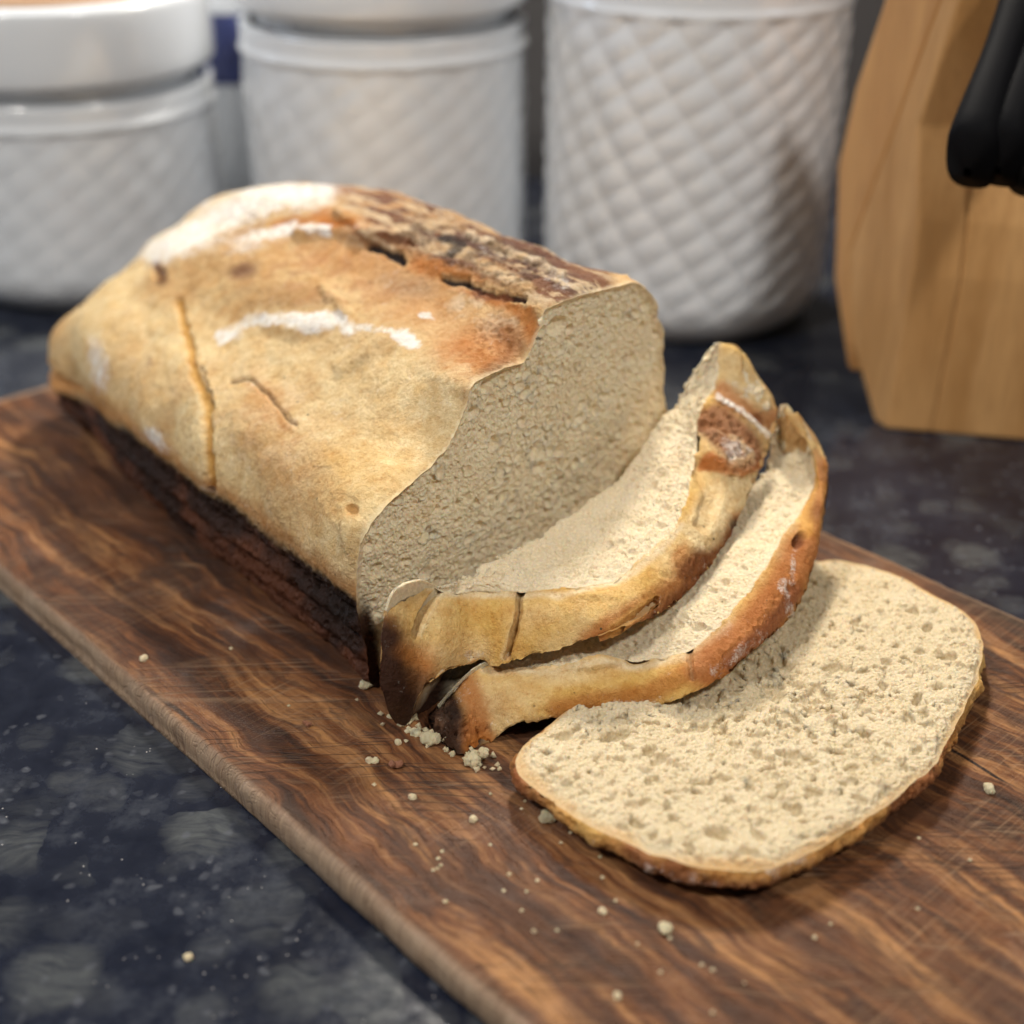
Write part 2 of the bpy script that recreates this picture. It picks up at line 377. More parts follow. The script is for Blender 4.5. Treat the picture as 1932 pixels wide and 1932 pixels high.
def build_board():
    T = -ZC / H
    prof = [(.005, -T), (.001, -T + .003), (.0, -T * .6), (.0, -T * .30), (.0022, -.0055), (.0065, -.0016), (.013, 0)]
    mid = [(x, 0) for x in np.linspace(.03, WID - .03, 60)]
    rprof = [(WID - x, z) for x, z in prof[::-1]]
    P = np.array(prof + mid + rprof); nv = len(P)
    us = np.r_[np.linspace(START, -.3, 60), np.linspace(-.295, 1.55, 900), [1.57, 1.585, 1.595, 1.60]]
    G = np.zeros((len(us), nv, 3))
    for i, u in enumerate(us):
        endr = sstep(1.585, 1.60, u)
        G[i, :, :2] = B0 + BD * u + BN * P[:, :1]; G[i, :, 2] = P[:, 1] - endr * .012 * (P[:, 1] > -.02)
    Q = G * H
    nn = fbm(Q, 45, 4, 5) * .0016 + fbm(Q, 8, 2, 9) * .003 + fbm(Q, 380, 2, 21) * .0003
    wgt = np.zeros(nv); wgt[1:8] = [1, 1, 1, 1, .8, .4, .1]; wgt[-8:-1] = wgt[1:8][::-1]
    sgn = np.r_[np.ones(nv // 2), -np.ones(nv - nv // 2)]
    Q[..., :2] += (nn * wgt * sgn)[..., None] * BN
    Q[..., 2] += np.where(P[:, 1] > -.02, np.abs(nn) * -wgt * .3, 0)
    edge = np.zeros((len(us), nv)); edge[:, :5] = 1; edge[:, 5] = .7; edge[:, 6] = .1; edge[:, -5:] = 1; edge[:, -6] = .7; edge[:, -7] = .1
    edge[-3:] = 1
    F = grid_faces(len(us), nv, True)
    n0 = len(us) * nv; V = Q.reshape(-1, 3)
    F2 = [list(map(int, f)) for f in F] if False else F
    o = make('cutting_board', V, F2[:, ::-1].copy(), WOOD, attrs={'edge': edge})
    import bmesh
    bm = bmesh.new(); bm.from_mesh(o.data)
    be = [e for e in bm.edges if e.is_boundary]; bmesh.ops.holes_fill(bm, edges=be, sides=0); bmesh.ops.recalc_face_normals(bm, faces=bm.faces)
    bm.to_mesh(o.data); bm.free()
    tag(o, 'worn dark brown wooden cutting board lying under the bread', 'cutting board')
build_board()

# ---------------------------------------------------------------- loaf
AX = np.array([-.626, .780]); PERP = np.array([.780, .626])
N0 = np.array([-.174, 1.359]); LEN = 1.01
def cutpt(px, py):
    p = Pk(px, py, -.052); return np.array([(p[:2] - N0) @ CUT, p[2]])
cut_px = [(676, 1150), (676, 1098), (684, 1026), (708, 978), (764, 922), (812, 886), (856, 826), (880, 770), (892, 730), (940, 698), (988, 682),
          (1004, 655), (1024, 615), (1034, 585), (1084, 562), (1144, 546), (1196, 534), (1220, 546), (1236, 566), (1242, 598), (1251, 626), (1249, 666), (1254, 698), (1252, 734), (1257, 762)]
sec = [(.03, 0), (.010, .012), (.006, .06)] + [tuple(cutpt(*p)) for p in cut_px] + [(.555, .14), (.55, .07), (.535, .015), (.515, 0)]
NS = 620
sec = resample(catmull(sec, 2400), NS)
secs = resample(smooth(sec, 900), NS)
def build_loaf():
    nt = 520
    ts = np.linspace(0, 1, nt) ** 1.0
    # spacing finer near the end cap
    t0 = .60
    G = np.zeros((nt, NS, 3))
    cw, cz = .275, .17
    for i, t in enumerate(ts):
        k = sstep(0, .12, t); S = sec * (1 - k) + secs * k
        a = np.clip((t - t0) / (1 - t0), 0, 1)
        ang = a * math.pi / 2
        adv = t0 + (1 - t0) * math.sin(ang) if t > t0 else t
        r = math.cos(ang) ** .60 if t > t0 else 1.
        r = max(r, 1e-3)
        ww = cw + (S[:, 0] - cw) * (1 + .05 * math.sin(math.pi * min(1, adv))) * r
        zz = S[:, 1]
        rz = r ** .8
        zz = np.where(zz > cz, cz + (zz - cz) * rz, cz - (cz - zz) * min(1, rz * 1.25) )
        # crown of the loaf swells a little behind the cut, then drops to the far end
        zz = zz * (1 + .02 * math.sin(math.pi * min(1., adv * 1.15)) - .05 * sstep(.2, .8, adv))
        d = CUT * (1 - sstep(0, .7, adv)) + PERP * sstep(0, .7, adv); d = d / np.linalg.norm(d)
        G[i, :, :2] = N0 + AX * adv * LEN + d * ww[:, None]; G[i, :, 2] = np.maximum(zz, .0)
    G *= H
    Q = np.array([-.700, 2.12, .085]) * H; rq = np.linalg.norm((G - Q) * np.array([1, 1, 1.05]), axis=-1) / H
    w_ = np.exp(-(rq / .098) ** 4)
    G[..., :2] += np.array([-.98, -.05])[None, None] * (w_ * .052 * H)[..., None]
    N = -grid_normals(G)
    c0 = G.mean(axis=(0, 1)); 
    if ((G - c0) * N).sum(-1).mean() < 0: N = -N
    # bulges and folds
    Z = G[..., 2] / H
    light = sstep(.10, .17, Z)[..., None]
    disp = fbm(G, 26, 3, 11) * .0030 * light[..., 0] + fbm(G, 90, 3, 31) * .0010
    # overhanging dough lip above the dark tin-baked band
    disp += .0014 * (sstep(.115, .16, Z) - .5) * (1 - sstep(.18, .36, Z)) + .0012 * np.sin(Z * 160) * (Z < .12)
    fade = sstep(0, .02, ts)[:, None]; keepT = sstep(0, .006, ts)[:, None] * np.ones((1, NS))
    G = G + N * (disp * fade)[..., None]
    G[..., 2] = np.maximum(G[..., 2], 0)
    V = G.reshape(-1, 3); n = len(V)
    Zf = (V[:, 2] / H)
    base = np.zeros((n, 3)) + np.array(YEL)
    nz = fbm(V, 30, 4, 71)[:, None]; nz2 = fbm(V, 75, 4, 81)[:, None]
    base = base * (1 - sstep(-.05, .35, nz)) + np.array(TAN) * sstep(-.05, .35, nz)
    base = base * (1 - .6 * sstep(.0, .6, nz2)) + np.array(PALE) * .6 * sstep(.0, .6, nz2)
    top = sstep(.33, .40, Zf + nz[:, 0] * .03)[:, None] * .6
    base = base * (1 - top) + np.array(TAN) * top
    feats = [
        ('c', (560, 560), 95, TAN, .6, .8, (2.2, 10)), ('c', (800, 560), 60, ORG, .5, .8, (2.2, 25)), ('c', (640, 480), 40, ORG, .45, .7, (2.4, 8)),
        ('c', (905, 660), 46, ORG, .85, .6, (1.9, -12)), ('c', (930, 700), 18, BRN, .6, .7, (3.2, -42)), ('c', (960, 625), 28, BRN, .6, .7, (1.5, 40)),
        ('c', (770, 540), 18, GREYB, .5, .7, (3, 8)),
        ('c', (560, 560), 22, BRN, .25, .8, (3, 0)),
        # dark scorched crown
        ('c', [(700, 405), (800, 425), (900, 470), (1000, 500), (1100, 540)], 58, (.15, .055, .024), .95, .35),
        ('c', [(700, 380), (850, 400), (980, 440), (1050, 480)], 26, (.13, .055, .032), .9, .5),
        ('c', [(860, 450), (960, 470), (1050, 520), (1110, 545)], 16, (.10, .050, .035), .9, .6),
        ('c', [(760, 430), (830, 470), (850, 500)], 14, (.11, .05, .03), .8, .6),
        ('c', [(560, 362), (700, 352), (830, 368)], 15, BRN, .8, .6),
        ('c', [(850, 372), (940, 398), (1010, 418), (1090, 462), (1180, 508), (1215, 528)], 13, ORG, .85, .6),
        ('c', [(900, 400), (1000, 425), (1120, 490), (1190, 520)], 7, YEL, .8, .6),
        ('c', (640, 415), 24, ORG, .95, .4, (2.1, 12)), ('c', (655, 408), 13, TAN, .7, .6, (2.4, 16)),
        ('c', [(520, 424), (600, 412), (690, 440)], 8, ORG, .8, .5),
        ('c', [(690, 425), (745, 440), (830, 460)], 9, (.60, .44, .27), .75, .5), ('c', [(850, 470), (930, 510), (1000, 545)], 13, (.55, .40, .22), .75, .6),
        ('c', [(880, 440), (960, 470), (1060, 520)], 6, (.66, .54, .38), .75, .6),
        ('c', [(790, 500), (900, 545), (990, 590), (1010, 640)], 16, ORG, .9, .6), ('c', [(840, 528), (930, 548), (990, 575)], 8, YEL, .6, .5),
        ('s', [(700, 400), (800, 420), (900, 460), (1000, 500), (1090, 540)], 62, (.56, .43, .27), .8, .45), ('m', [(800, 430), (1000, 500)], 50, (.05, .022, .014), .6, .5),
        ('m', [(700, 380), (850, 395), (1000, 440)], 22, (.46, .26, .11), .7, .6),
        ('m', (620, 520), 60, (.40, .20, .09), .5, .8, (2.8, 8)), ('m', (900, 590), 30, (.66, .52, .36), .55, .7, (2.4, 20)), ('m', (480, 400), 46, (.40, .26, .15), .8, .7, (2.4, -20)),
        ('m', (500, 810), 70, (.74, .58, .42), .6, .8, (1.4, 60)), ('m', (800, 800), 60, (.78, .62, .36), .6, .8, (2.4, -45)),
        # slits
        ('c', [(706, 465), (735, 480), (758, 488)], 8, CHAR, 1., .4), ('c', [(834, 530), (880, 533)], 4.5, CHAR, 1., .4),
        ('c', [(885, 538), (935, 556), (985, 566)], 4.5, DRK, 1., .4), ('c', [(900, 552), (950, 562)], 8, BRN, .8, .4),
        ('c', (460, 508), 13, (.16, .075, .045), .8, .6, (2.2, -15)),
        ('c', (293, 503), 7, BRN, .9, .4, (2, 75)), ('c', (308, 524), 12, (.17, .08, .035), .9, .4, (1.3, 80)),
        ('c', (286, 684), 6, (.25, .14, .07), .7, .5, (2, 80)),
        ('c', [(838, 448), (872, 460), (850, 478)], 9, CHAR, .85, .5),
        # side patches
        ('c', (250, 700), 50, TAN, .55, .8, (1.8, 80)), ('c', (490, 790), 62, TAN, .75, .7, (1.25, 60)), ('c', (560, 900), 60, TAN, .7, .7, (1.5, 50)),
        ('c', (505, 760), 26, (.55, .29, .11), .5, .8, (1.5, 60)), ('c', (640, 870), 20, (.62, .34, .09), .6, .8, (2, 30)),
        ('c', (540, 800), 8, (.42, .21, .07), .8, .5, (2.3, 60)), ('c', (665, 965), 10, (.40, .19, .05), .9, .5, (1.6, 60)),
        ('c', [(338, 572), (356, 650), (385, 740), (396, 800), (399, 870), (402, 930)], 6, (.52, .29, .07), .9, .4),
        ('c', [(386, 690), (393, 720), (397, 760)], 3, (.12, .07, .03), .8, .5),
        ('c', [(432, 718), (470, 718), (500, 740), (535, 775), (556, 800)], 1.8, (.10, .05, .02), .85, .6),
        ('c', [(620, 925), (650, 930), (680, 950)], 2, (.2, .1, .04), .8, .5), ('c', [(590, 878), (620, 882)], 1.6, (.2, .1, .04), .7, .5),
        ('c', [(686, 1030), (640, 1090), (560, 1075)], 20, PALE, .6, .7), ('c', (640, 1015), 30, YEL, .6, .7),
        ('c', (690, 900), 70, (.70, .48, .20), .5, .8, (1.3, -45)),
        ('f', [(415, 640), (470, 605), (560, 600), (640, 605), (660, 615)], 16, None, 1.05, .8), ('f', (590, 608), 22, None, 1.2, .6, (2.3, 4)),
        ('f', (770, 640), 18, None, 1.2, .7, (1.7, 35)), ('f', [(660, 612), (720, 618), (770, 632)], 9, None, .8, .8),
        ('f', (805, 598), 7, None, 1.0, .6, (3, 8)), ('f', (570, 545), 8, None, .3, .8, (3, -30)),
        ('f', [(300, 470), (360, 440), (430, 400), (500, 370), (600, 355)], 44, None, 1.05, .8), ('f', (470, 455), 24, None, .85, .8, (3, -14)),
        ('f', [(500, 440), (560, 428), (620, 440)], 14, None, 1.05, .7), ('f', (640, 362), 16, None, .6, .7, (3, 4)),
        ('f', (185, 690), 24, None, .9, .8, (2.6, 80)), ('f', (240, 620), 20, None, .4, .8, (2, 80)), ('f', (290, 830), 20, None, .9, .8, (2.2, 40)),
        ('f', [(370, 922), (430, 962), (480, 1010), (540, 1050)], 14, None, 1.0, .7), ('f', (470, 740), 22, None, .42, .8, (2, 75)),
        ('f', (500, 860), 20, None, .38, .8, (2, 70)), ('f', (900, 480), 42, None, .42, .7, (3, 22)), ('f', (1050, 530), 22, None, .55, .7, (2.5, 22)),
        ('f', (940, 620), 20, None, .5, .7, (2, 40)), ('f', (740, 540), 22, None, .40, .8, (4, 6)), ('f', [(1060, 455), (1170, 510)], 10, None, .5, .8),
        ('f', [(680, 440), (720, 445)], 14, None, .5, .6), ('f', (860, 760), 30, None, .36, .9, (3, -45)),
        ('r', [(800, 440), (1000, 520)], 60, None, .8, .6), ('r', (930, 650), 50, None, .8, .8), ('r', (470, 430), 60, None, .5, .8, (2, -20)),
        ('h', [(706, 465), (735, 480), (758, 488)], 8, -.0024, 1., .8), ('h', [(834, 530), (880, 533)], 6, -.002, 1., .6),
        ('h', [(885, 538), (935, 556), (985, 566)], 6, -.0012, 1., .9), ('h', [(820, 500), (900, 515), (1000, 550)], 14, .0012, 1., .8),
        ('h', (300, 515), 10, -.0025, 1., .5), ('h', (665, 965), 9, -.0015, 1., .4),
        ('h', [(338, 572), (356, 650), (385, 740), (396, 800), (399, 870), (402, 930)], 6, -.0016, 1., .95),
        ('h', [(320, 580), (338, 650), (364, 740), (374, 810), (376, 880), (382, 930)], 30, .0009, 1., .95),
        ('h', [(432, 718), (470, 718), (500, 740), (535, 775), (556, 800)], 4, -.0010, 1., .9),
        ('h', (480, 790), 60, .0012, 1., .7, (1.3, 60)), ('h', [(640, 400), (690, 440), (780, 450)], 9, .002, 1., .6), ('h', [(560, 440), (620, 436), (690, 450)], 8, .0018, 1., .6),
        ('h', [(880, 440), (960, 470), (1060, 520)], 5, .0014, 1., .5), ('h', [(1000, 410), (1090, 462), (1190, 515)], 9, .0014, 1., .6),
        ('h', (665, 1010), 22, .0012, 1., .5, (1.6, 80)), ('h', [(640, 690), (730, 640), (800, 600)], 14, .001, 1., .8), ('h', [(610, 545), (650, 590)], 10, .0012, 1., .8),
        ('h', (560, 610), 20, .0012, 1., .6, (2.5, 0)),
    ]
    col, fl, ro, hh = paint(V, base, feats)
    # keep painted features on the camera side and upper crust only: beyond the crown fall back to the plain crust
    facing = (N.reshape(-1, 3) * (np.array([0, 0, H]) - V)).sum(1)
    vis = sstep(-.02, .02, facing)[:, None]
    col = col * vis + (base * .75 + np.array(TAN) * .25) * (1 - vis); fl *= vis[:, 0]; hh *= vis[:, 0]
    # dark base band
    zb = Zf + nz2[:, 0] * .010 + .012
    bandt = .150 - .085 * sstep(.55, .95, ts.repeat(NS))
    rim = np.exp(-((zb - bandt - .010) / .016) ** 2)[:, None]
    col = col * (1 - .65 * rim) + np.array((.42, .17, .04)) * .65 * rim
    b = (1 - sstep(bandt - .012, bandt + .010, zb))[:, None]
    dk = fbm(V * np.array([1, 1, .5]), 55, 4, 91)[:, None]
    band = np.array((.034, .017, .012)) * (1 - sstep(-.05, .3, dk)) + np.array((.11, .042, .022)) * sstep(-.05, .3, dk)
    band = band * (1 - sstep(-.1, -.5, dk)) + np.array(CHAR) * sstep(-.1, -.5, dk)
    col = col * (1 - b) + band * b; fl = fl * (1 - b[:, 0]); fl = np.maximum(fl, .30 * (1 - b[:, 0]))
    ro = np.maximum(ro, b[:, 0] * .8)
    V = V + N.reshape(-1, 3) * (hh * np.repeat(fade[:, 0], NS))[:, None]
    jag = (fbm(V, 260, 3, 19, .6) * .0014 + fbm(V, 80, 2, 29) * .0012) * (1 - sstep(0, .012, np.repeat(ts, NS)))
    V[:, :2] += AX * jag[:, None]
    lip = ((1 - sstep(.0, .010, np.repeat(ts, NS) + fbm(V, 200, 3, 39) * .003)) * sstep(.15, .2, Zf) * .4)[:, None]; col = col * (1 - lip) + np.array((.76, .64, .42)) * lip
    V[:, 2] = np.maximum(V[:, 2], .0003)
    base_loc = (float(V[:, 0].mean()), float(V[:, 1].mean()), 0)
    root = thing('bread_loaf', 'large uncut remainder of the floury loaf, its crumb face towards the slices', 'bread loaf', base_loc)
    F = grid_faces(nt, NS)
    make('crust', V, F[:, ::-1].copy(), CRUST, root, {'Col': col, 'flour': fl, 'rough': ro, 'keep': keepT})
    # cut face
    k = 220
    rim3 = V.reshape(nt, NS, 3)[0]
    out = resample(rim3, 1000); outl = np.vstack([out, resample(np.array([out[-1], out[0]]), 160)[1:-1]])
    cc = outl.mean(0); cc[2] = .045
    rr = np.linspace(0, 1, k) ** .75
    m3 = np.array([M[0], M[1], 0.]); dev = (outl - cc) @ m3
    G2 = cc + (outl - cc)[None] * rr[:, None, None] + m3 * (dev[None] * (rr[:, None] ** 30 - rr[:, None]))[..., None]
    G2[..., :2] += M * (fbm(G2, 30, 3, 5) * .0012 * (1 - rr[:, None] ** 6))[..., None]
    G2[..., :2] -= M * (.0010 * (1 - rr[:, None, None] ** 30))
    x, y, d = project(G2)
    hole = np.zeros(x.shape)
    for hx, hy, rx, ry, an in [(1052, 617, 20, 15, -40), (1145, 750, 8, 5, 0), (1010, 850, 8, 5, 30), (820, 1010, 7, 5, 0), (1190, 600, 6, 4, 0), (900, 950, 8, 5, 20)]:
        ca, sa = math.cos(math.radians(an)), math.sin(math.radians(an)); dx, dy = x - hx, y - hy
        q = np.hypot((dx * ca + dy * sa) / rx, (-dx * sa + dy * ca) / ry) + fbm(G2, 300, 2, 4) * .25
        hole = np.maximum(hole, (1 - sstep(.6, 1.15, q)) * (1. if rx > 10 else .5))
    inner = (1 - sstep(.93, .99, rr))[:, None]
    pd, pm = pores(G2, 330, .0005, .0019, 12, 1.7)
    G2[..., :2] -= M * ((np.maximum(pd, hole * .0026)) * inner)[..., None]
    hole = np.maximum(hole, pm) * inner
    zz = G2[..., 2] / H
    edge = sstep(.955, 1, rr)[:, None] * (.25 + .55 * sstep(.2, .0, zz)) + 0 * x
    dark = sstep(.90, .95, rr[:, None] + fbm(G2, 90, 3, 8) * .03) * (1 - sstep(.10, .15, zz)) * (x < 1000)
    F = grid_faces(k, outl.shape[0], True)
    make('crumb', G2, F, CRUMB_LOAF, root, {'hole': hole, 'edge': edge, 'dark': dark, 'keep': (1 - sstep(.955, .998, rr))[:, None] + 0 * x})
build_loaf()

# ---------------------------------------------------------------- leaning slices
def loft_slice(E, Cc, O, kC, kO, kE, thick, foot, label, crust_feats, crust_base, crumbm, zE=None, nu=760):
    E3 = np.array([Pk(*p, k) for p, k in zip(E, kE)]) if zE is None else np.array(E)
    C3 = np.array([Pk(*p, k) for p, k in zip(Cc, kC)]); O3 = np.array([Pk(*p, k) for p, k in zip(O, kO)])
    # uniform resampling along the crust
    s_ = np.r_[0, np.cumsum(np.linalg.norm(np.diff((C3 + O3) / 2, axis=0), axis=1))]
    fine = [catmull(X, 4000) for X in (E3, C3, O3)]
    sf = np.interp(np.linspace(0, len(s_) - 1, 4000), np.arange(len(s_)), s_)
    u = np.linspace(0, s_[-1], nu)
    E3, C3, O3 = [np.stack([np.interp(u, sf, X[:, c]) for c in range(3)], 1) for X in fine]
    m3 = np.array([M[0], M[1], 0])
    F0 = E3.copy(); F0[:, :2] -= M * .004; F0[:, 2] = foot
    us_ = np.linspace(0, 1, nu)[:, None]; fr = .45 + .45 * sstep(.10, .28, us_)
    U = E3 + m3 * (thick * fr); U[:, 2] = np.maximum(np.minimum(E3[:, 2] - thick * .85, O3[:, 2] + .02), foot + .004)
    F1 = F0 + m3 * (thick * (fr - .05))
    def strip(A, B, n, bulge=None, amt=0.):
        t = np.linspace(0, 1, n)[None, :, None]
        G = A[:, None] * (1 - t) + B[:, None] * t
        if bulge is not None: G = G + bulge * amt * 4 * t * (1 - t)
        return G * H
    up = np.array([0, 0, 1.])
    back = strip(F0, E3, 90); top = strip(E3, C3, 110, up, .002)
    Gc = np.concatenate([back, top[:, 1:]], 1)
    # round the ridge where the slice bends over
    for _ in range(5): Gc[:, 1:-1] = .25 * Gc[:, :-2] + .5 * Gc[:, 1:-1] + .25 * Gc[:, 2:]
    nrm = -grid_normals(Gc)
    wgt = np.minimum(1, np.linspace(0, 1, Gc.shape[1])[::-1] * 6)[None, :]
    rag = (fbm(Gc, 220, 3, 3) * .0009 + fbm(Gc, 60, 3, 13) * .0012) * wgt * sstep(.05, .13, np.linspace(0, 1, nu))[:, None] - .0004 * sstep(.13, .05, np.linspace(0, 1, nu))[:, None]
    Gc = Gc + nrm * rag[..., None]
    pd, pm = pores(Gc, 240, .0005, .0017, 77); pin = np.clip(np.linspace(0, 1, Gc.shape[1])[::-1] * 12, 0, 1)[None] * sstep(.08, .14, np.linspace(0, 1, nu))[:, None] * sstep(0, .05, np.linspace(1, 0, nu))[:, None]
    Gc = Gc - nrm * (pd * pin)[..., None]; pm = pm * pin
    nrmO = (O3 - C3); out = np.cross(np.gradient(C3, axis=0), nrmO); out /= np.linalg.norm(out, axis=1, keepdims=True) + 1e-9
    if (out @ np.array([0, -1, .6])).mean() < 0: out = -out
    Gk = strip(C3, O3, 90, out[:, None], .012)
    Gk += (out[:, None] * (fbm(Gk, 60, 4, 23) * .0013 + fbm(Gk, 25, 2, 43) * .0016)[..., None])
    # ragged lower and upper crust lips
    ed = (fbm(Gk, 380, 3, 8, .7) * .0009 + fbm(Gk, 90, 3, 18) * .0013)
    tt = np.linspace(0, 1, 90)
    dirn = ((O3 - C3) / (np.linalg.norm(O3 - C3, axis=1, keepdims=True) + 1e-9))[:, None]
    Gk += dirn * (ed * (np.abs(tt - .5) * 2)[None] ** 6)[..., None]
    Gu = np.concatenate([strip(O3, U, 60), strip(U, F1, 50)[:, 1:], strip(F1, F0, 30)[:, 1:]], 1)
    Gu[:, 2:-1] += (grid_normals(Gu) * (fbm(Gu, 120, 3, 66) * .0012)[..., None])[:, 2:-1]
    rc = np.linspace(0, 1, 24)[None, :, None] ** 1.6; Gc[:, -24:] += (Gk[:, :1] - Gc[:, -1:]) * rc
    ru = np.linspace(1, 0, 14)[None, :, None] ** 1.4; Gu[:, :14] += (Gk[:, -1:] - Gu[:, :1]) * ru
    Gu[:, 0] = Gk[:, -1]; Gc[:, -1] = Gk[:, 0]
    kp = np.ones(90); kp[[0, -1]] = 0; kp[[1, -2]] = .5; kpc = np.ones(Gc.shape[1]); kpc[-10:] = np.linspace(1, 0, 10) ** .7; kpu = np.ones(Gu.shape[1]); kpu[0] = 0; kpu[1] = .5; kpu[-1] = kpc[0] = 0
    ke = sstep(0, 4, np.minimum(np.arange(nu), nu - 1 - np.arange(nu))); kcr = (.25 + .75 * sstep(.07, .14, np.arange(nu) / nu)) * ke * sstep(0, .04, 1 - np.arange(nu) / nu); kpu[:14] = np.linspace(0, 1, 14)
    cen = Gk.reshape(-1, 3).mean(0)
    root = thing('bread_slice', label, 'bread slice', (float(cen[0]), float(cen[1]), foot * H), 'slices cut from the loaf')
    def lowz(G): return np.maximum(G, np.array([-9, -9, foot * H + .0002]))
    V = Gk.reshape(-1, 3)
    nz = fbm(V, 55, 4, 61)[:, None]
    base = crust_base(V, nz)
    col, fl, ro, hh = paint(V, base, crust_feats, 5, 6.)
    V2 = V + np.repeat(out, 90, 0) * hh[:, None]
    # crumb body: back/top plus underside, with end caps
    A = lowz(Gc).reshape(-1, 3); B = lowz(Gu).reshape(-1, 3)
    na, nb = Gc.shape[1], Gu.shape[1]
    F = np.vstack([grid_faces(nu, na), grid_faces(nu, nb, off=len(A))])
    hole = np.zeros(len(A) + len(B)); edge = np.zeros((nu, na))
    edge[:, -2:] = .25; edge[:, :6] = .9
    edgeB = np.zeros((nu, nb)); edgeB[:, -34:] = 1; edgeB[:, :14] = np.linspace(.95, .2, 14)
    x, y, d = project(A)
    q = np.hypot((x - 1186) / 9, (y - 947) / 14); hole[:len(A)] = np.maximum(pm.ravel(), np.where(d < .5, (1 - sstep(.5, 1.2, q)) * .8, 0))
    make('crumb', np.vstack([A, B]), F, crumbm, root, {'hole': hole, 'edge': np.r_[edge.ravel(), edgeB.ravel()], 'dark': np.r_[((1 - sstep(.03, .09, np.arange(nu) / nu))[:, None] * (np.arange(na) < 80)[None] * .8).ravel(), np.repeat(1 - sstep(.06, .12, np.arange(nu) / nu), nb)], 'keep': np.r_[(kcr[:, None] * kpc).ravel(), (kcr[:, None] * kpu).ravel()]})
    # crust strip plus a dark tin-baked cap on both ends
    caps = []; capF = []; off = len(V2); capcol = []
    for e, rev in ((0, False), (nu - 1, True)):
        loop = np.vstack([lowz(Gc)[e], V2.reshape(nu, 90, 3)[e][1:], lowz(Gu)[e][1:]])
        loop = resample(loop, 220, True)
        c_ = loop.mean(0); n_ = 26
        q = np.linspace(0, 1, n_)
        outv = (Gk[1 if not rev else -2].mean(0) - Gk[e].mean(0)); outv = -outv / (np.linalg.norm(outv) + 1e-9)
        g = c_ + (loop - c_)[None] * q[:, None, None] + outv * (.0022 * (1 - q[:, None, None] ** 2))
        g += outv * (fbm(g, 220, 3, 4) * .0009 * (1 - q[:, None] ** 8))[..., None]
        caps.append(g.reshape(-1, 3)); ff = grid_faces(n_, 220, True, off); capF.append(ff[:, ::-1] if rev else ff); off += n_ * 220
        zc = g.reshape(-1, 3)[:, 2] / H
        kk = sstep(.02, .13, zc + fbm(g.reshape(-1, 3), 120, 3, 2) * .03)[:, None]
        capcol.append(np.array((.10, .045, .022)) * (1 - kk) + np.array(TAN) * kk)
    VV = np.vstack([V2] + caps); FF = np.vstack([grid_faces(nu, 90)[:, ::-1]] + capF)
    cc = np.vstack([col] + capcol); pad = len(VV) - len(V2)
    make('crust', VV, FF, CRUST, root, {'Col': cc, 'flour': np.r_[np.maximum(fl, .26), np.full(pad, .2)], 'rough': np.r_[ro, np.full(pad, .6)],
         'keep': np.r_[(ke[:, None] * kp).ravel(), np.tile(np.repeat(1 - np.linspace(0, 1, 26) ** 12, 220), 2)]})
    return root
def cb_yellow(V, nz):
    b = np.zeros((len(V), 3)) + np.array((.64, .40, .115)); m = sstep(-.3, .4, nz)
    return b * (1 - m * .6) + np.array(PALE) * m * .6
S1 = dict(
 E=[(728, 1150), (745, 1112), (792, 1094), (832, 1106), (879, 1084), (944, 1044), (1000, 1015), (1060, 978), (1120, 935), (1165, 895), (1195, 858), (1225, 820), (1250, 790), (1270, 765), (1290, 728), (1312, 695), (1342, 656), (1352, 652)],
 C=[(724, 1165), (745, 1135), (795, 1108), (832, 1114), (895, 1113), (964, 1114), (1030, 1112), (1090, 1108), (1150, 1095), (1200, 1062), (1244, 1029), (1280, 985), (1300, 925), (1312, 850), (1325, 775), (1350, 720), (1357, 653), (1360, 652)],
 O=[(716, 1290), (736, 1345), (768, 1368), (808, 1290), (895, 1252), (935, 1254), (1010, 1232), (1085, 1215), (1150, 1194), (1215, 1166), (1280, 1132), (1335, 1078), (1384, 1004), (1424, 914), (1450, 840), (1466, 778), (1440, 722), (1400, 686)],
 kC=[0, 0, 0, .005, .02, .06, .09, .12, .14, .15, .15, .14, .11, .07, .04, .02, .003, .002],
 kO=[.03, .04, .045, .05, .055, .085, .12, .155, .185, .195, .195, .185, .16, .13, .10, .085, .06, .04])
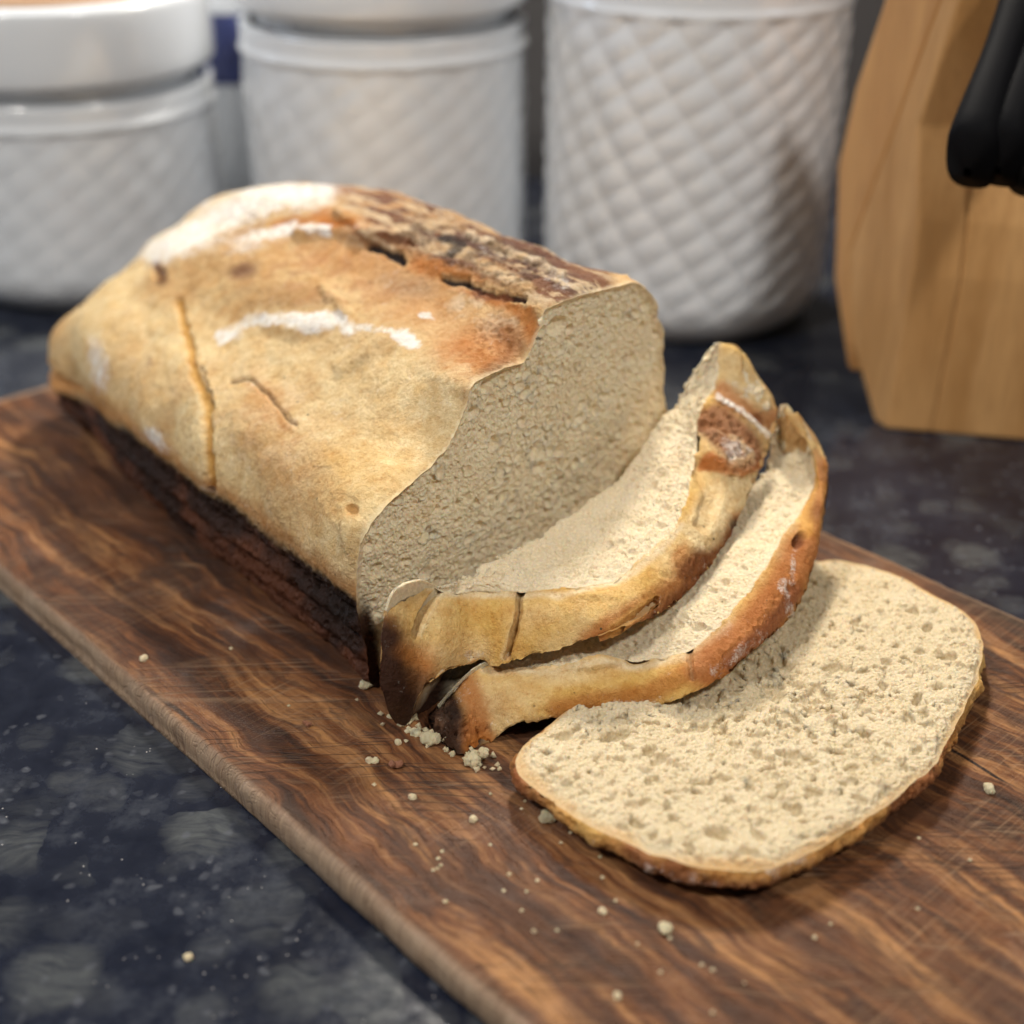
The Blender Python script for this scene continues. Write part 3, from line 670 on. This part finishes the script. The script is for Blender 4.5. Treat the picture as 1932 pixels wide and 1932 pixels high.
f1 = [
 ('c', [(832, 1120), (964, 1120), (1060, 1120), (1140, 1108), (1200, 1072), (1244, 1038), (1285, 992)], 7, (.74, .62, .42), .8, .9), ('c', [(770, 1110), (800, 1104), (825, 1112)], 8, (.74, .60, .38), .8, .9),
 ('c', [(985, 1120), (966, 1180), (950, 1240)], 5, (.74, .60, .36), .6, .9), ('c', [(838, 1118), (812, 1160), (795, 1195)], 5, (.74, .60, .36), .6, .9),
 ('c', [(722, 1185), (750, 1235), (800, 1262)], 26, ORG, .85, .8), ('c', [(716, 1235), (740, 1290), (790, 1300)], 36, (.20, .09, .035), .95, .5), ('c', [(712, 1215), (720, 1270), (740, 1335), (785, 1365)], 56, DRK, .98, .5), ('c', (790, 1230), 18, ORG, .5, .8, (2, 0)),
 ('c', (900, 1170), 36, (.62, .38, .09), .6, .8, (1.8, 0)), ('c', (1020, 1160), 16, TAN, .4, .8, (2.4, 0)),
 ('c', [(1120, 1215), (1200, 1160), (1290, 1110), (1350, 1040), (1390, 985)], 30, (.44, .18, .055), .92, .5),
 ('c', [(1160, 1190), (1230, 1130)], 14, (.60, .33, .10), .8, .6), ('c', (1285, 1050), 17, ORG, .7, .6, (1.5, -60)),
 ('c', [(1180, 1205), (1260, 1150), (1330, 1080), (1385, 1000)], 15, BRN, .85, .7), ('c', [(1300, 1075), (1350, 1025), (1385, 985)], 20, BRN, .85, .6), ('c', (1385, 990), 10, DRK, .9, .4),
 ('c', [(1330, 1000), (1350, 950), (1390, 915), (1410, 890)], 36, PALE, .95, .35), ('c', [(1300, 1000), (1345, 985)], 12, YEL, .8, .5),
 ('c', [(1330, 870), (1400, 890), (1440, 870)], 12, (.45, .16, .04), .95, .4), ('c', [(1350, 800), (1400, 850)], 42, (.26, .11, .055), .9, .3),
 ('c', [(1370, 740), (1460, 790)], 24, (.35, .15, .06), .85, .4), ('c', [(1380, 690), (1440, 745)], 26, YEL, .9, .5), ('c', (1430, 790), 9, BRN, .8, .5, (1.5, 60)),
 ('c', [(1355, 660), (1352, 700)], 12, YEL, .8, .5),
 ('f', [(1352, 748), (1400, 778), (1450, 822)], 7, None, .95, .4), ('f', [(1380, 720), (1420, 740)], 8, None, .6, .6), ('f', (1385, 850), 30, None, .70, .8, (1.4, 20)), ('m', (1385, 850), 34, (.50, .36, .20), .7, .6, (1.3, 20)),
 ('f', (890, 1235), 13, None, .72, .6, (2, 0)), ('f', [(1230, 1150), (1330, 1060)], 18, None, .5, .7), ('f', (1090, 1150), 12, None, .3, .8),
 ('r', [(1350, 800), (1400, 860)], 46, None, 1., .3), ('r', [(1200, 1160), (1350, 1040)], 30, None, .5, .5),
 ('h', [(832, 1112), (800, 1160), (785, 1195)], 6, -.0035, 1., .6), ('c', [(832, 1112), (800, 1160), (785, 1195)], 3, (.30, .17, .06), .8, .6),
 ('h', [(982, 1118), (975, 1170), (958, 1240)], 5, -.003, 1., .6), ('c', [(982, 1118), (975, 1170), (958, 1240)], 2.5, (.34, .2, .07), .8, .6),
 ('h', [(1240, 1130), (1170, 1180), (1135, 1200)], 5, -.003, 1., .6), ('c', [(1240, 1130), (1170, 1180)], 3, (.2, .08, .03), .8, .6),
 ('h', [(1320, 880), (1345, 930), (1330, 985)], 16, -.0015, 1., .6), ('h', [(1340, 840), (1400, 870)], 30, .0022, 1., .3), ('h', (1120, 1120), 14, .0012, 1., .6, (3, 0)),
 ('h', [(1352, 748), (1400, 778), (1450, 822)], 6, .0008, 1., .4),
]
loft_slice(S1['E'], S1['C'], S1['O'], S1['kC'], S1['kO'], [0] * 18, .062, .0, 'slice leaning nearest the loaf, pale cracked crust with a white-striped brown patch at its tip', f1, cb_yellow, CRUMB_SLICE)
S2 = dict(
 C=[(826, 1338), (862, 1298), (910, 1260), (985, 1260), (1060, 1256), (1130, 1238), (1200, 1250), (1295, 1228), (1340, 1200), (1369, 1175), (1444, 1069), (1494, 994), (1534, 924), (1536, 870), (1516, 809), (1490, 764)],
 O=[(816, 1380), (868, 1424), (918, 1408), (978, 1368), (1084, 1349), (1160, 1343), (1225, 1333), (1294, 1311), (1360, 1281), (1424, 1231), (1489, 1164), (1534, 1069), (1559, 954), (1562, 884), (1543, 832), (1508, 776)],
 kC=[.04, .05, .06, .10, .14, .17, .20, .24, .25, .255, .235, .205, .175, .15, .12, .10],
 kO=[.055, .11, .115, .14, .18, .21, .235, .27, .285, .29, .275, .25, .205, .175, .145, .12])
C2w = [Pk(*p, k) for p, k in zip(S2['C'], S2['kC'])]
kE2 = [.04, .047, .055, .075, .09, .10, .10, .10, .10, .10, .10, .10, .10, .10, .10, .09]
E2 = []
for i, (c_, kc, ke) in enumerate(zip(C2w, S2['kC'], kE2)):
    p = c_.copy(); p[:2] -= M * (kc - ke)
    lim = [9, 9, 9, .085, .080, .080, .085, .095, .10, .10, .105, .12, .16, .19, .215, .24][i]
    p[2] = min(c_[2] + .004, lim); E2.append(p)
E2[13], E2[14], E2[15] = Pk(1446, 868, .085), Pk(1460, 812, .085), Pk(1474, 764, .088)
f2 = [
 ('c', [(912, 1266), (1060, 1264), (1130, 1250), (1200, 1258), (1295, 1236), (1345, 1205), (1375, 1180)], 7, (.74, .62, .42), .75, .9),
 ('c', [(826, 1345), (842, 1400), (872, 1400)], 54, DRK, .99, .35), ('m', [(830, 1350), (870, 1400)], 44, (.16, .085, .05), .6, .5), ('c', [(880, 1290), (900, 1330), (905, 1400)], 24, (.40, .15, .04), .85, .6),
 ('c', (935, 1330), 26, TAN, .6, .8), ('c', (845, 1345), 18, CHAR, .7, .7), ('c', (910, 1400), 16, ORG, .7, .6, (2, -20)),
 ('c', [(1050, 1340), (1130, 1325), (1220, 1310), (1290, 1270)], 20, ORG, .75, .6), ('c', (1060, 1270), 22, PALE, .7, .7, (3, 0)),
 ('c', [(1320, 1200), (1330, 1260)], 24, YEL, .7, .6), ('c', [(1340, 1260), (1420, 1190), (1480, 1110), (1520, 1040)], 44, (.42, .15, .045), .92, .5),
 ('c', [(1380, 1250), (1450, 1190), (1500, 1120)], 16, (.30, .11, .05), .8, .6), ('c', [(1000, 1368), (1100, 1352), (1220, 1336)], 10, BRN, .7, .8), ('c', [(1535, 1000), (1552, 940), (1556, 880)], 16, ORG, .8, .6),
 ('c', [(1525, 900), (1520, 1000)], 14, (.62, .33, .08), .8, .5), ('c', (1510, 1018), 11, BRN, .95, .4, (1.5, -65)), ('c', (1540, 960), 14, BRN, .6, .6, (1.6, -70)), ('c', [(1540, 850), (1556, 900)], 8, (.3, .13, .05), .7, .5),
 ('c', [(1490, 770), (1530, 820)], 12, YEL, .8, .6),
 ('c', [(1304, 1228), (1308, 1280)], 3, (.30, .16, .07), .7, .6), ('h', [(1304, 1228), (1308, 1280)], 5, -.0012, 1., .5),
 ('f', [(1475, 1100), (1490, 1160)], 12, None, .78, .6), ('f', [(1500, 1040), (1495, 1100)], 8, None, .6, .6), ('f', [(1350, 1270), (1440, 1200)], 18, None, .56, .7), ('f', [(1150, 1330), (1250, 1320)], 10, None, .55, .7),
 ('f', [(880, 1310), (930, 1360)], 26, None, .40, .8), ('f', (850, 1370), 22, None, .42, .7),
 ('r', [(830, 1350), (890, 1390)], 40, None, 1., .5), ('r', [(1380, 1250), (1500, 1120)], 30, None, .5, .5),
 ('h', (1120, 1250), 14, .0022, 1., .6, (3, -5)), ('h', (1200, 1240), 12, -.002, 1., .7, (1.5, 0)), ('h', (1510, 1018), 9, -.002, 1., .5, (1.5, -65)),
]
loft_slice(E2, S2['C'], S2['O'], S2['kC'], S2['kO'], kE2, .060, .0, 'middle slice resting on the flat one, charred near corner and reddish brown arched crust', f2, cb_yellow, CRUMB_SLICE, zE=True)

# ---------------------------------------------------------------- the flat slice
def flat_slice():
    zt, zb = .038, .002
    pts = [(960, 1427), (975, 1460), (1028, 1503), (1082, 1538), (1150, 1578), (1222, 1612), (1298, 1638), (1380, 1650), (1473, 1640), (1531, 1610), (1590, 1580), (1640, 1548), (1706, 1500), (1765, 1436),
           (1800, 1385), (1824, 1339), (1845, 1280), (1853, 1235), (1850, 1195), (1823, 1156), (1765, 1133), (1700, 1088), (1619, 1065), (1549, 1053), (1450, 1100), (1330, 1175), (1200, 1255), (1080, 1335), (1000, 1395)]
    P = np.array([Pz(*p, zt) for p in pts]); n = 1500
    out = smooth(resample(catmull(P, 6000, True), n, True), 700, True) * H
    cc = out.mean(0)
    rad = (out - cc); rad /= np.linalg.norm(rad, axis=1, keepdims=True)
    out += rad * (fbm(out, 55, 4, 44) * .0011 + fbm(out, 260, 2, 47) * .0006)[:, None]
    k = 300; rr = np.linspace(0, 1, k) ** .72
    G = cc + (out - cc)[None] * rr[:, None, None]
    G[..., 2] += fbm(G, 22, 3, 12) * .0016 - .0010 * sstep(.9, 1, rr)[:, None] + .0014 * np.sin(rr[:, None] * 2)
    x, y, d = project(G); hole = np.zeros(x.shape)
    for hx, hy, rx, ry, an, a in [(1352, 1572, 28, 13, 8, 1), (1272, 1547, 14, 9, 0, .5), (1470, 1500, 22, 8, -20, .5), (1320, 1480, 30, 9, 0, .35), (1160, 1390, 34, 12, -15, .75), (1040, 1455, 14, 9, 0, .6), (1090, 1468, 11, 8, 0, .5), (1640, 1310, 12, 7, 0, .5), (1570, 1345, 16, 9, 0, .5),
                                 (1365, 1380, 14, 12, 0, .7), (1530, 1310, 14, 8, 0, .5), (1770, 1298, 14, 7, 0, .6), (1800, 1190, 10, 7, 0, .5), (1310, 1370, 9, 8, 0, .5), (1240, 1440, 12, 8, 0, .4), (1600, 1410, 12, 8, 20, .4), (1100, 1500, 10, 6, 0, .4), (1420, 1250, 18, 8, 0, .6), (1470, 1225, 12, 7, 0, .6), (1690, 1220, 12, 7, 0, .4)]:
        ca, sa = math.cos(math.radians(an)), math.sin(math.radians(an)); dx, dy = x - hx, y - hy
        q = np.hypot((dx * ca + dy * sa) / rx, (-dx * sa + dy * ca) / ry) + fbm(G, 170, 2, 4) * .22
        hole = np.maximum(hole, (1 - sstep(.55, 1.15, q)) * a)
    pd, pm = pores(G, 640, .0005, .0021, 5, 1.8); inner = (1 - sstep(.93, .985, rr))[:, None]
    G[..., 2] -= np.maximum(pd, hole * .0030) * inner; hole = np.maximum(hole, pm) * inner
    root = thing('bread_slice', 'front slice lying flat on the board, its whole porous crumb face showing', 'bread slice', (float(cc[0]), float(cc[1]), 0), 'slices cut from the loaf')
    nr = fbm(G, 60, 3, 9)
    edge = sstep(.945, .995, rr[:, None] + nr * .05) * (.55 + .3 * fbm(G, 30, 2, 88))
    make('crumb', G, grid_faces(k, n, True), CRUMB_OPEN, root, {'hole': hole * (1 - edge), 'edge': edge, 'keep': (1 - sstep(.955, .998, rr))[:, None] + 0 * x})
    # crust wall and underside
    prof = [(0.0, 1.0), (.0009, .90), (.0012, .72), (.0004, .5), (-.003, .25), (-.008, .05), (-.014, 0.0), (-.03, .0)]
    pr = catmull(prof, 40)
    W = np.zeros((40, n, 3))
    for i, (o_, z_) in enumerate(pr):
        W[i] = out + rad * o_; W[i, :, 2] = zb * H + (zt * H - zb * H) * max(z_, 0)
    W[0] = G[-1]; W[1, :, 2] = np.minimum(W[1, :, 2], W[0, :, 2])
    W[1:] += rad[None] * (fbm(W[1:], 160, 4, 31, .65) * .0016)[..., None]; W[..., 2] = np.maximum(W[..., 2], .0006)
    V = W.reshape(-1, 3); nz = fbm(V, 60, 4, 3)[:, None]; tz = np.repeat(np.clip(pr[:, 1], 0, 1), n)[:, None]
    col = np.array((.24, .095, .035)) * sstep(-.2, .2, nz) + np.array((.50, .27, .085)) * (1 - sstep(-.2, .2, nz))
    col = col * sstep(.35, .95, tz) + np.array((.20, .095, .050)) * (1 - sstep(.35, .95, tz))
    col2, fl, ro, hh = paint(V, col, [('c', (990, 1450), 34, (.24, .085, .03), .8, .6), ('c', (1110, 1555), 30, (.63, .40, .13), .8, .6, (1.6, 30)), ('c', (1840, 1240), 60, (.58, .38, .14), .8, .7, (1.5, 80)),
        ('c', (1620, 1065), 60, (.36, .14, .05), .8, .6), ('f', [(1200, 1640), (1380, 1665), (1530, 1620)], 26, None, .50, .8), ('f', (1730, 1110), 14, None, .9, .5, (2, 30)), ('f', [(1600, 1580), (1760, 1450)], 16, None, .35, .8)], 8)
    make('crust', V, grid_faces(40, n, True), CRUST, root, {'Col': col2, 'flour': np.maximum(fl, .34 * (1 - tz[:, 0]) + .22), 'rough': ro + .6, 'keep': np.r_[np.zeros(n), np.full(n, .5), np.ones(38 * n)]})
flat_slice()

# ---------------------------------------------------------------- crumbs
s = NT('crumb_bit'); s.set(color=s.mix(s.noise(900, 3), (.80, .70, .48), (.68, .54, .32)), rough=.8, sss=.15, sss_scale=.002)
s.displace(s.math('MULTIPLY', s.noise(1600, 4, .75), .0009)); BIT = s.m
s = NT('crust_bit'); s.set(color=s.mix(s.noise(900, 3), (.30, .12, .06), (.16, .07, .04)), rough=.8); BITB = s.m
def lump(px, py, z, r, label, mat=None, asp=1.4):
    import bmesh
    r *= .62
    bm = bmesh.new()
    n = 1 if r < .0008 else 4
    for q in range(n):
        t = bmesh.ops.create_icosphere(bm, subdivisions=4 if r > .0009 else 3, radius=1)
        off = Vector((random.uniform(-1, 1) * .9 * (q > 0), random.uniform(-1, 1) * .8 * (q > 0), random.uniform(-.1, .4) * (q > 0))) * r
        ss = random.uniform(.5, 1.) if q else .9
        for v in t['verts']: v.co = Vector((v.co.x * r * ss * asp, v.co.y * r * ss, v.co.z * r * ss * .8)) + off
    V = np.array([v.co[:] for v in bm.verts]); F = [[v.index for v in f.verts] for f in bm.faces]; bm.free()
    nn = V / (np.linalg.norm(V, axis=1, keepdims=True) + 1e-9)
    sd = random.random() * 9
    V = V + nn * (fbm(V + sd, 1.1 / r, 4, 3, .65) * r * .95)[:, None]; V *= .85
    a = random.random() * 6.28; R = np.array([[math.cos(a), -math.sin(a), 0], [math.sin(a), math.cos(a), 0], [0, 0, 1]]); V = V @ R.T
    V[:, 2] -= V[:, 2].min()
    p = Pz(px, py, z) * H
    o = make('bread_crumb', V, F, mat or BIT); o.location = (p[0], p[1], p[2] - .0002)
    tag(o, label, 'crumb', 'loose crumbs on the board and counter'); return o
for a in [
 (683, 1208, .045, .0032, 'largest loose crumb, perched on the dark foot of the loaf beside the first slice'),
 (692, 1293, .0, .0018, 'round pale crumb against the dark loaf base below the perched one'),
 (707, 1232, .03, .0011, 'small pale crumb just below the largest perched crumb'),
 (771, 1356, .0, .0026, 'pale crumb on the board at the foot of the first slice'),
 (784, 1384, .0, .0013, 'small crumb between two bigger ones left of the charred corner'),
 (806, 1402, .0, .0027, 'jagged crumb just left of the charred slice corner'),
 (751, 1402, .0, .0010, 'tiny crumb left of the jagged crumb'),
 (893, 1440, .0, .0026, 'long pale crumb under the charred corner of the middle slice'),
 (913, 1422, .008, .0015, 'pale crumb touching the charred corner above the long crumb'),
 (697, 1437, .0, .0011, 'left one of two tiny twin crumbs on open board'),
 (708, 1437, .0, .0011, 'right one of two tiny twin crumbs on open board'),
 (1253, 1755, .0, .0013, 'lone large white crumb on the open board below the flat slice'),
 (1136, 1720, .0, .0010, 'speck left of the lone large white crumb'),
 (1032, 1547, .0, .0018, 'flat pale crumb near the lower left crust of the flat slice'),
 (893, 1548, .0, .0012, 'orange crumb on the board left of the flat slice'),
 (778, 1505, .0, .0010, 'narrow seed-like crumb on the board left of the flat slice'),
 (1165, 1880, .0, .0009, 'tiny white crumb near the bottom edge of the picture'),
 (1866, 1492, .0, .0014, 'pale crumb at the right of the flat slice'),
 (272, 1244, .0, .0012, 'yellow crumb on the blurred left part of the board')]:
    lump(*a)
lump(748, 1447, 0, .0020, 'red-brown crust crumb below the twin crumbs', BITB, 1.1)
lump(580, 1370, 0, .0016, 'red-brown crust crumb on the blurred board left of the twin crumbs', BITB, 1.1)
for px, py, lab in ((355, 1808, 'orange crumb on the dark counter in front of the board'), (780, 1802, 'white crumb on the dark counter close to the board edge')):
    lump(px, py, ZC / H, .0011, lab)
def specks():
    V = []; F = []
    for i in range(80):
        if i < 50: px = random.gauss(1000, 260); py = random.gauss(1640, 150)
        else: px = random.uniform(300, 1920); py = random.uniform(1150, 1920)
        p = Pz(px, py, 0)[:2]; q = (p - B0) @ BN
        if not .05 < q < WID - .05: continue
        r = random.choice([.00010, .00013, .00018, .00026]); b = len(V); c_ = np.array([*(p * H), r * .5])
        for d in ((1, 0, 0), (-1, 0, 0), (0, 1, 0), (0, -1, 0), (0, 0, 1), (0, 0, -1)):
            V.append(c_ + np.array(d) * r * random.uniform(.6, 1.2))
        F += [(b + i_, b + j, b + k_) if s_ > 0 else (b + j, b + i_, b + k_) for (i_, j, k_, s_) in ((0, 2, 4, 1), (2, 1, 4, 1), (1, 3, 4, 1), (3, 0, 4, 1), (2, 0, 5, 1), (1, 2, 5, 1), (3, 1, 5, 1), (0, 3, 5, 1))]
    for i in range(70):
        t = random.random(); p = Pz(735 + 190 * t + random.gauss(0, 14), 1352 + 95 * t + random.gauss(0, 12), 0)[:2]
        r = random.choice([.00025, .0003, .0004, .0006]); b = len(V); c_ = np.array([*(p * H), r * .6])
        for d in ((1, 0, 0), (-1, 0, 0), (0, 1, 0), (0, -1, 0), (0, 0, 1), (0, 0, -1)):
            V.append(c_ + (np.array(d) + RNG.normal(0, .25, 3)) * r * random.uniform(.5, 1.4))
        F += [(b + i_, b + j, b + k_) if s_ > 0 else (b + j, b + i_, b + k_) for (i_, j, k_, s_) in ((0, 2, 4, 1), (2, 1, 4, 1), (1, 3, 4, 1), (3, 0, 4, 1), (2, 0, 5, 1), (1, 2, 5, 1), (3, 1, 5, 1), (0, 3, 5, 1))]
    o = make('flour_specks', V, F, BIT); o['kind'] = 'stuff'; tag(o, 'fine flour and crumb dust sprinkled over the board', 'flour')
specks()

# ---------------------------------------------------------------- canisters
s = NT('white_glaze'); s.set(color=s.mix(s.noise(20, 3), (.69, .73, .78), (.75, .78, .82)), rough=.22, spec=.5, coat=1., coat_rough=.05)
GLAZE = s.m
s = NT('lid_wood'); s.set(color=s.mix(s.noise(1, 4, vec=s.mapping((8, 90, 20))), (.42, .25, .15), (.55, .36, .22)), rough=.5); LIDW = s.m
def canister(cx, cy, r, hb, hl, label, wooden, amp=.0006, rot=0., lam=.0090):
    root = thing('canister', label, 'canister', (cx * H, cy * H, ZC), 'white woven-pattern canisters behind the bread')
    R = r * H; nb = int(hb * H / .0011); nu = 560
    th = np.linspace(0, 2 * math.pi, nu, endpoint=False)
    z = np.linspace(0, hb * H, nb)
    rz = R * (1 - .10 * np.exp(-z / .006)) * np.where(z < .02, np.sqrt(np.clip(1 - ((.02 - z) / .02) ** 2 * .18, 0, 1)), 1)
    x = th[None, :] * R; zz = z[:, None] + 0 * x
    per = 2 * math.pi * R; nq = round(per / (lam * 2.3)); lx = per / nq
    a = zz / (lam * 1.5) - x / lx; b = zz / (lam * 3.2) + x / lx
    ridge = np.abs(np.sin(math.pi * a)) ** .8; bead = np.abs(np.sin(math.pi * b * 1.0)) ** .8
    win = sstep(.010, .020, zz) * (1 - sstep(hb * H - .014, hb * H - .009, zz))
    h = amp * (.62 * ridge * (.3 + .7 * bead) + .38 * bead - .4) * win
    h = h + .0012 * np.exp(-((zz - (hb * H - .010)) / .0018) ** 2)
    rr = rz[:, None] + h
    G = np.stack([rr * np.cos(th + rot), rr * np.sin(th + rot), zz], -1)
    # close in: neck and shoulder
    cap = [];
    for q, dz in ((.985, .001), (.95, .0015), (.90, .0), (.90, -.004)):
        cap.append(np.stack([R * q * np.cos(th), R * q * np.sin(th), np.full(nu, hb * H + dz)], -1))
    bot = np.stack([R * .8 * np.cos(th), R * .8 * np.sin(th), np.full(nu, .0)], -1)[None]
    G = np.concatenate([bot, G, np.array(cap)], 0) + np.array([cx * H, cy * H, ZC])
    make('body', G, grid_faces(len(G), nu, True), GLAZE, root)
    # lid
    L = [(.90, 0), (.90, .010), (1.0, .012), (1.03, .017), (1.03, .017 + (hl - .15 * 0) * H), (1.0, .022 + hl * H), (.93, .023 + hl * H), (.90, .0205 + hl * H)]
    if not wooden: L += [(.6, .026 + hl * H), (.25, .030 + hl * H), (.22, .036 + hl * H), (.25, .048 + hl * H), (.12, .056 + hl * H), (.001, .057 + hl * H)]
    else: L += [(.895, .018 + hl * H)]
    L = catmull(L, len(L) * 7)
    tl = np.linspace(0, 2 * math.pi, 120, endpoint=False)
    GL = np.array([np.stack([R * q * np.cos(tl), R * q * np.sin(tl), np.full(120, hb * H + dz - .004)], -1) for q, dz in L]) + np.array([cx * H, cy * H, ZC])
    lid = make('lid', GL, grid_faces(len(GL), 120, True), GLAZE, root)
    if wooden:
        GW = np.array([np.stack([R * q * np.cos(tl), R * q * np.sin(tl), np.full(120, hb * H + dz + hl * H - .004)], -1) for q, dz in ((.90, .016), (.90, .024), (.88, .026), (.3, .027), (.001, .027))]) + np.array([cx * H, cy * H, ZC])
        wd = make('lid_top', GW, grid_faces(5, 120, True), LIDW, root)
canister(-.931, 2.99, .305, .42, .10, 'smallest white canister at the far left with a tan-topped lid', True, rot=.4)
canister(-.255, 2.90, .283, .555, .05, 'middle white canister standing behind the crown of the loaf', False, rot=1.1)
canister(.354, 2.80, .286, .66, .05, 'largest white canister, boldly woven, between the middle canister and the knife block', False, amp=.0015)
# blue item in the gap
s = NT('blue_glass'); s.set(color=(.045, .06, .19), rough=.35); BLUE = s.m
root = thing('jar', 'pale jar with a dark blue band in the gap between left and middle canisters', 'jar', (-.66 * H, 3.42 * H, ZC))
tl = np.linspace(0, 2 * math.pi, 64, endpoint=False)
def rev(prof): return np.array([np.stack([r_ * np.cos(tl), r_ * np.sin(tl), np.full(64, z_)], -1) for r_, z_ in prof]) + np.array(root.location)
g = rev([(.001, 0), (.028, 0), (.031, .004), (.031, .078)]); make('body', g, grid_faces(len(g), 64, True), GLAZE, root)
g = rev([(.031, .0785), (.0315, .080), (.0315, .112), (.031, .1135)]); make('band', g, grid_faces(len(g), 64, True), BLUE, root)
g = rev([(.031, .114), (.031, .13), (.027, .142), (.022, .146), (.022, .15)]); make('shoulder', g, grid_faces(len(g), 64, True), GLAZE, root)
g = rev([(.0222, .148), (.025, .149), (.025, .166), (.022, .168), (.001, .168)]); make('lid', g, grid_faces(len(g), 64, True), GLAZE, root)

# ---------------------------------------------------------------- knife block
def beech(name, a, b, rot):
    s = NT(name); v = s.warp(20, .01)
    n_ = s.noise(1, 4, .6, vec=s.mapping((60, 60, 9), rot, vec=v), dist=.6)
    c = s.mix(s.map(n_, .3, .7), a, b)
    c = s.mix(s.map(s.noise(1, 3, vec=s.mapping((900, 900, 60), rot)), .5, .7, 0, .35), c, tuple(x * .7 for x in b))
    s.set(color=c, rough=.42, spec=.4); return s.m
BEECH = beech('beech', (.64, .37, .155), (.46, .24, .085), (0, 0, 0)); BEECH2 = beech('beech_side', (.62, .34, .13), (.48, .24, .085), (0, .3, 0))
KD = np.array([-.35, .94]); KD /= np.linalg.norm(KD); KN = np.array([.94, .35]); KE = np.array([.97, -.2]); KE /= np.linalg.norm(KE)
KC = Pz(1671, 810, ZC / H)[:2]
def Ps(px, py):
    r = ray(px, py); t = (KN @ KC) / (KN @ r[:2]); return np.array([r[0] * t, r[1] * t, 1 + r[2] * t])
def prism(name, pts, width, mat, parent, bev=.0015, start=0.):
    import bmesh
    bm = bmesh.new(); e3 = Vector((*KE, 0))
    A = [bm.verts.new(Vector(p * H) + e3 * start * H) for p in pts]; B = [bm.verts.new(v.co + e3 * width * H) for v in A]
    n = len(A); bm.faces.new(A[::-1]); bm.faces.new(B)
    for i in range(n): bm.faces.new((A[i], A[(i + 1) % n], B[(i + 1) % n], B[i]))
    bmesh.ops.recalc_face_normals(bm, faces=bm.faces)
    bmesh.ops.bevel(bm, geom=list(bm.edges), offset=bev, segments=3, profile=.6, affect='EDGES')
    me_v = np.array([v.co[:] for v in bm.verts]); F = [[v.index for v in f.verts] for f in bm.faces]; bm.free()
    return make(name, me_v, F, mat, parent, smooth_=False)
kb = thing('knife_block', 'light beech knife block at the right behind the bread, holding black-handled knives', 'knife block', (float(KC[0] * H) + .06, float(KC[1] * H) + .02, ZC))
zc = ZC / H
front = [Ps(1671, 810), Ps(1700, 650), Ps(1722, 520), Ps(1738, 415), Ps(1778, 240), Ps(1840, -60)]
line = [Ps(1800, -60), Ps(1601, 478)]
backp = [Ps(1571, 525), Ps(1578, 310), Ps(1611, 165), Ps(1666, 0), Ps(1690, -70)]
lowb = [Ps(1598, 700), Ps(1640, 803)]
for p in (front[0], lowb[1]): p[2] = zc + .0005
# main body right of the diagonal split, back board left of it
foot_b = Ps(1648, 803) * [1, 1, 0] + np.array([0, 0, zc + .0005])
prism('cheek', [front[0], Ps(1700, 650), Ps(1722, 520), Ps(1733, 415), Ps(1733, 236), Ps(1807, 9), Ps(1830, -60), Ps(1800, -70), Ps(1601, 478), Ps(1606, 640), foot_b], .075, BEECH, kb)  # cheek stands proud of the slot face, a recess added to darken it
prism('body', [front[0], Ps(1700, 650), Ps(1722, 520), Ps(1733, 415), Ps(1733, 236), Ps(1700, 236), Ps(1690, 225), Ps(1790, -75), Ps(1782, -70), Ps(1603, 476), Ps(1608, 640), foot_b], .62, BEECH, kb, start=.076)
prism('back_board', [Ps(1599, 474), Ps(1797, -72), Ps(1690, -72), backp[3], backp[2], backp[1], backp[0], lowb[0] + np.array([-.0, 0, 0]), Ps(1604, 640)], .618, BEECH2, kb, start=.002)
s = NT('dark_slot'); s.set(color=(.03, .018, .01), rough=.7); SLOT = s.m
s = NT('black_plastic'); s.set(color=(.006, .006, .007), rough=.6, spec=.03); BLK = s.m
s = NT('steel'); s.set(color=(.6, .6, .6), rough=.25, metal=1.); STEEL = s.m
def Pf(px, py, fwd): r = ray(px, py); t = fwd / r[1]; return np.array([r[0] * t, r[1] * t, 1 + r[2] * t])
for i, (b, t, lab) in enumerate([((1825, 325), (1975, -90), 'leftmost black knife handle in the knife block'),
                                ((1880, 322), (2035, -90), 'second black knife handle from the left in the knife block'),
                                ((1937, 345), (2090, -80), 'third black knife handle from the left, at the picture edge')]):
    P0 = Pf(*b, 1.86) * H; P1 = Pf(*t, 2.16) * H
    root = thing('kitchen_knife', lab, 'knife', tuple(P1), 'black-handled knives in the block')
    ax = P1 - P0; L = np.linalg.norm(ax); ax /= L; sd = np.cross(ax, [0, 0, 1]); sd /= np.linalg.norm(sd); up = np.cross(sd, ax)
    us = np.linspace(0, 1, 26); an = np.linspace(0, 2 * math.pi, 24, endpoint=False); G = []
    for u_ in us:
        rs = .0076 * (1 + .10 * math.cos(u_ * 7)) * min(1, (u_ / .05 + .02)) ** .5; ru = rs * 1.6
        ce = P0 + ax * L * u_ + up * .004 * math.sin(u_ * 3)
        G.append(ce + np.sign(np.cos(an))[:, None] * (np.abs(np.cos(an)) ** .7)[:, None] * rs * sd + np.sign(np.sin(an))[:, None] * (np.abs(np.sin(an)) ** .7)[:, None] * ru * up)
    G = np.array(G); make('handle', G, grid_faces(26, 24, True), BLK, root)
    bl = np.array([P1 + ax * a_ + up * b_ + sd * c_ for a_ in (-.004, .06) for b_ in (-.009, .009) for c_ in (-.0012, .0012)])
    make('blade', bl, [(0, 1, 3, 2), (4, 6, 7, 5), (0, 4, 5, 1), (2, 3, 7, 6), (0, 2, 6, 4), (1, 5, 7, 3)], STEEL, root, smooth_=False)
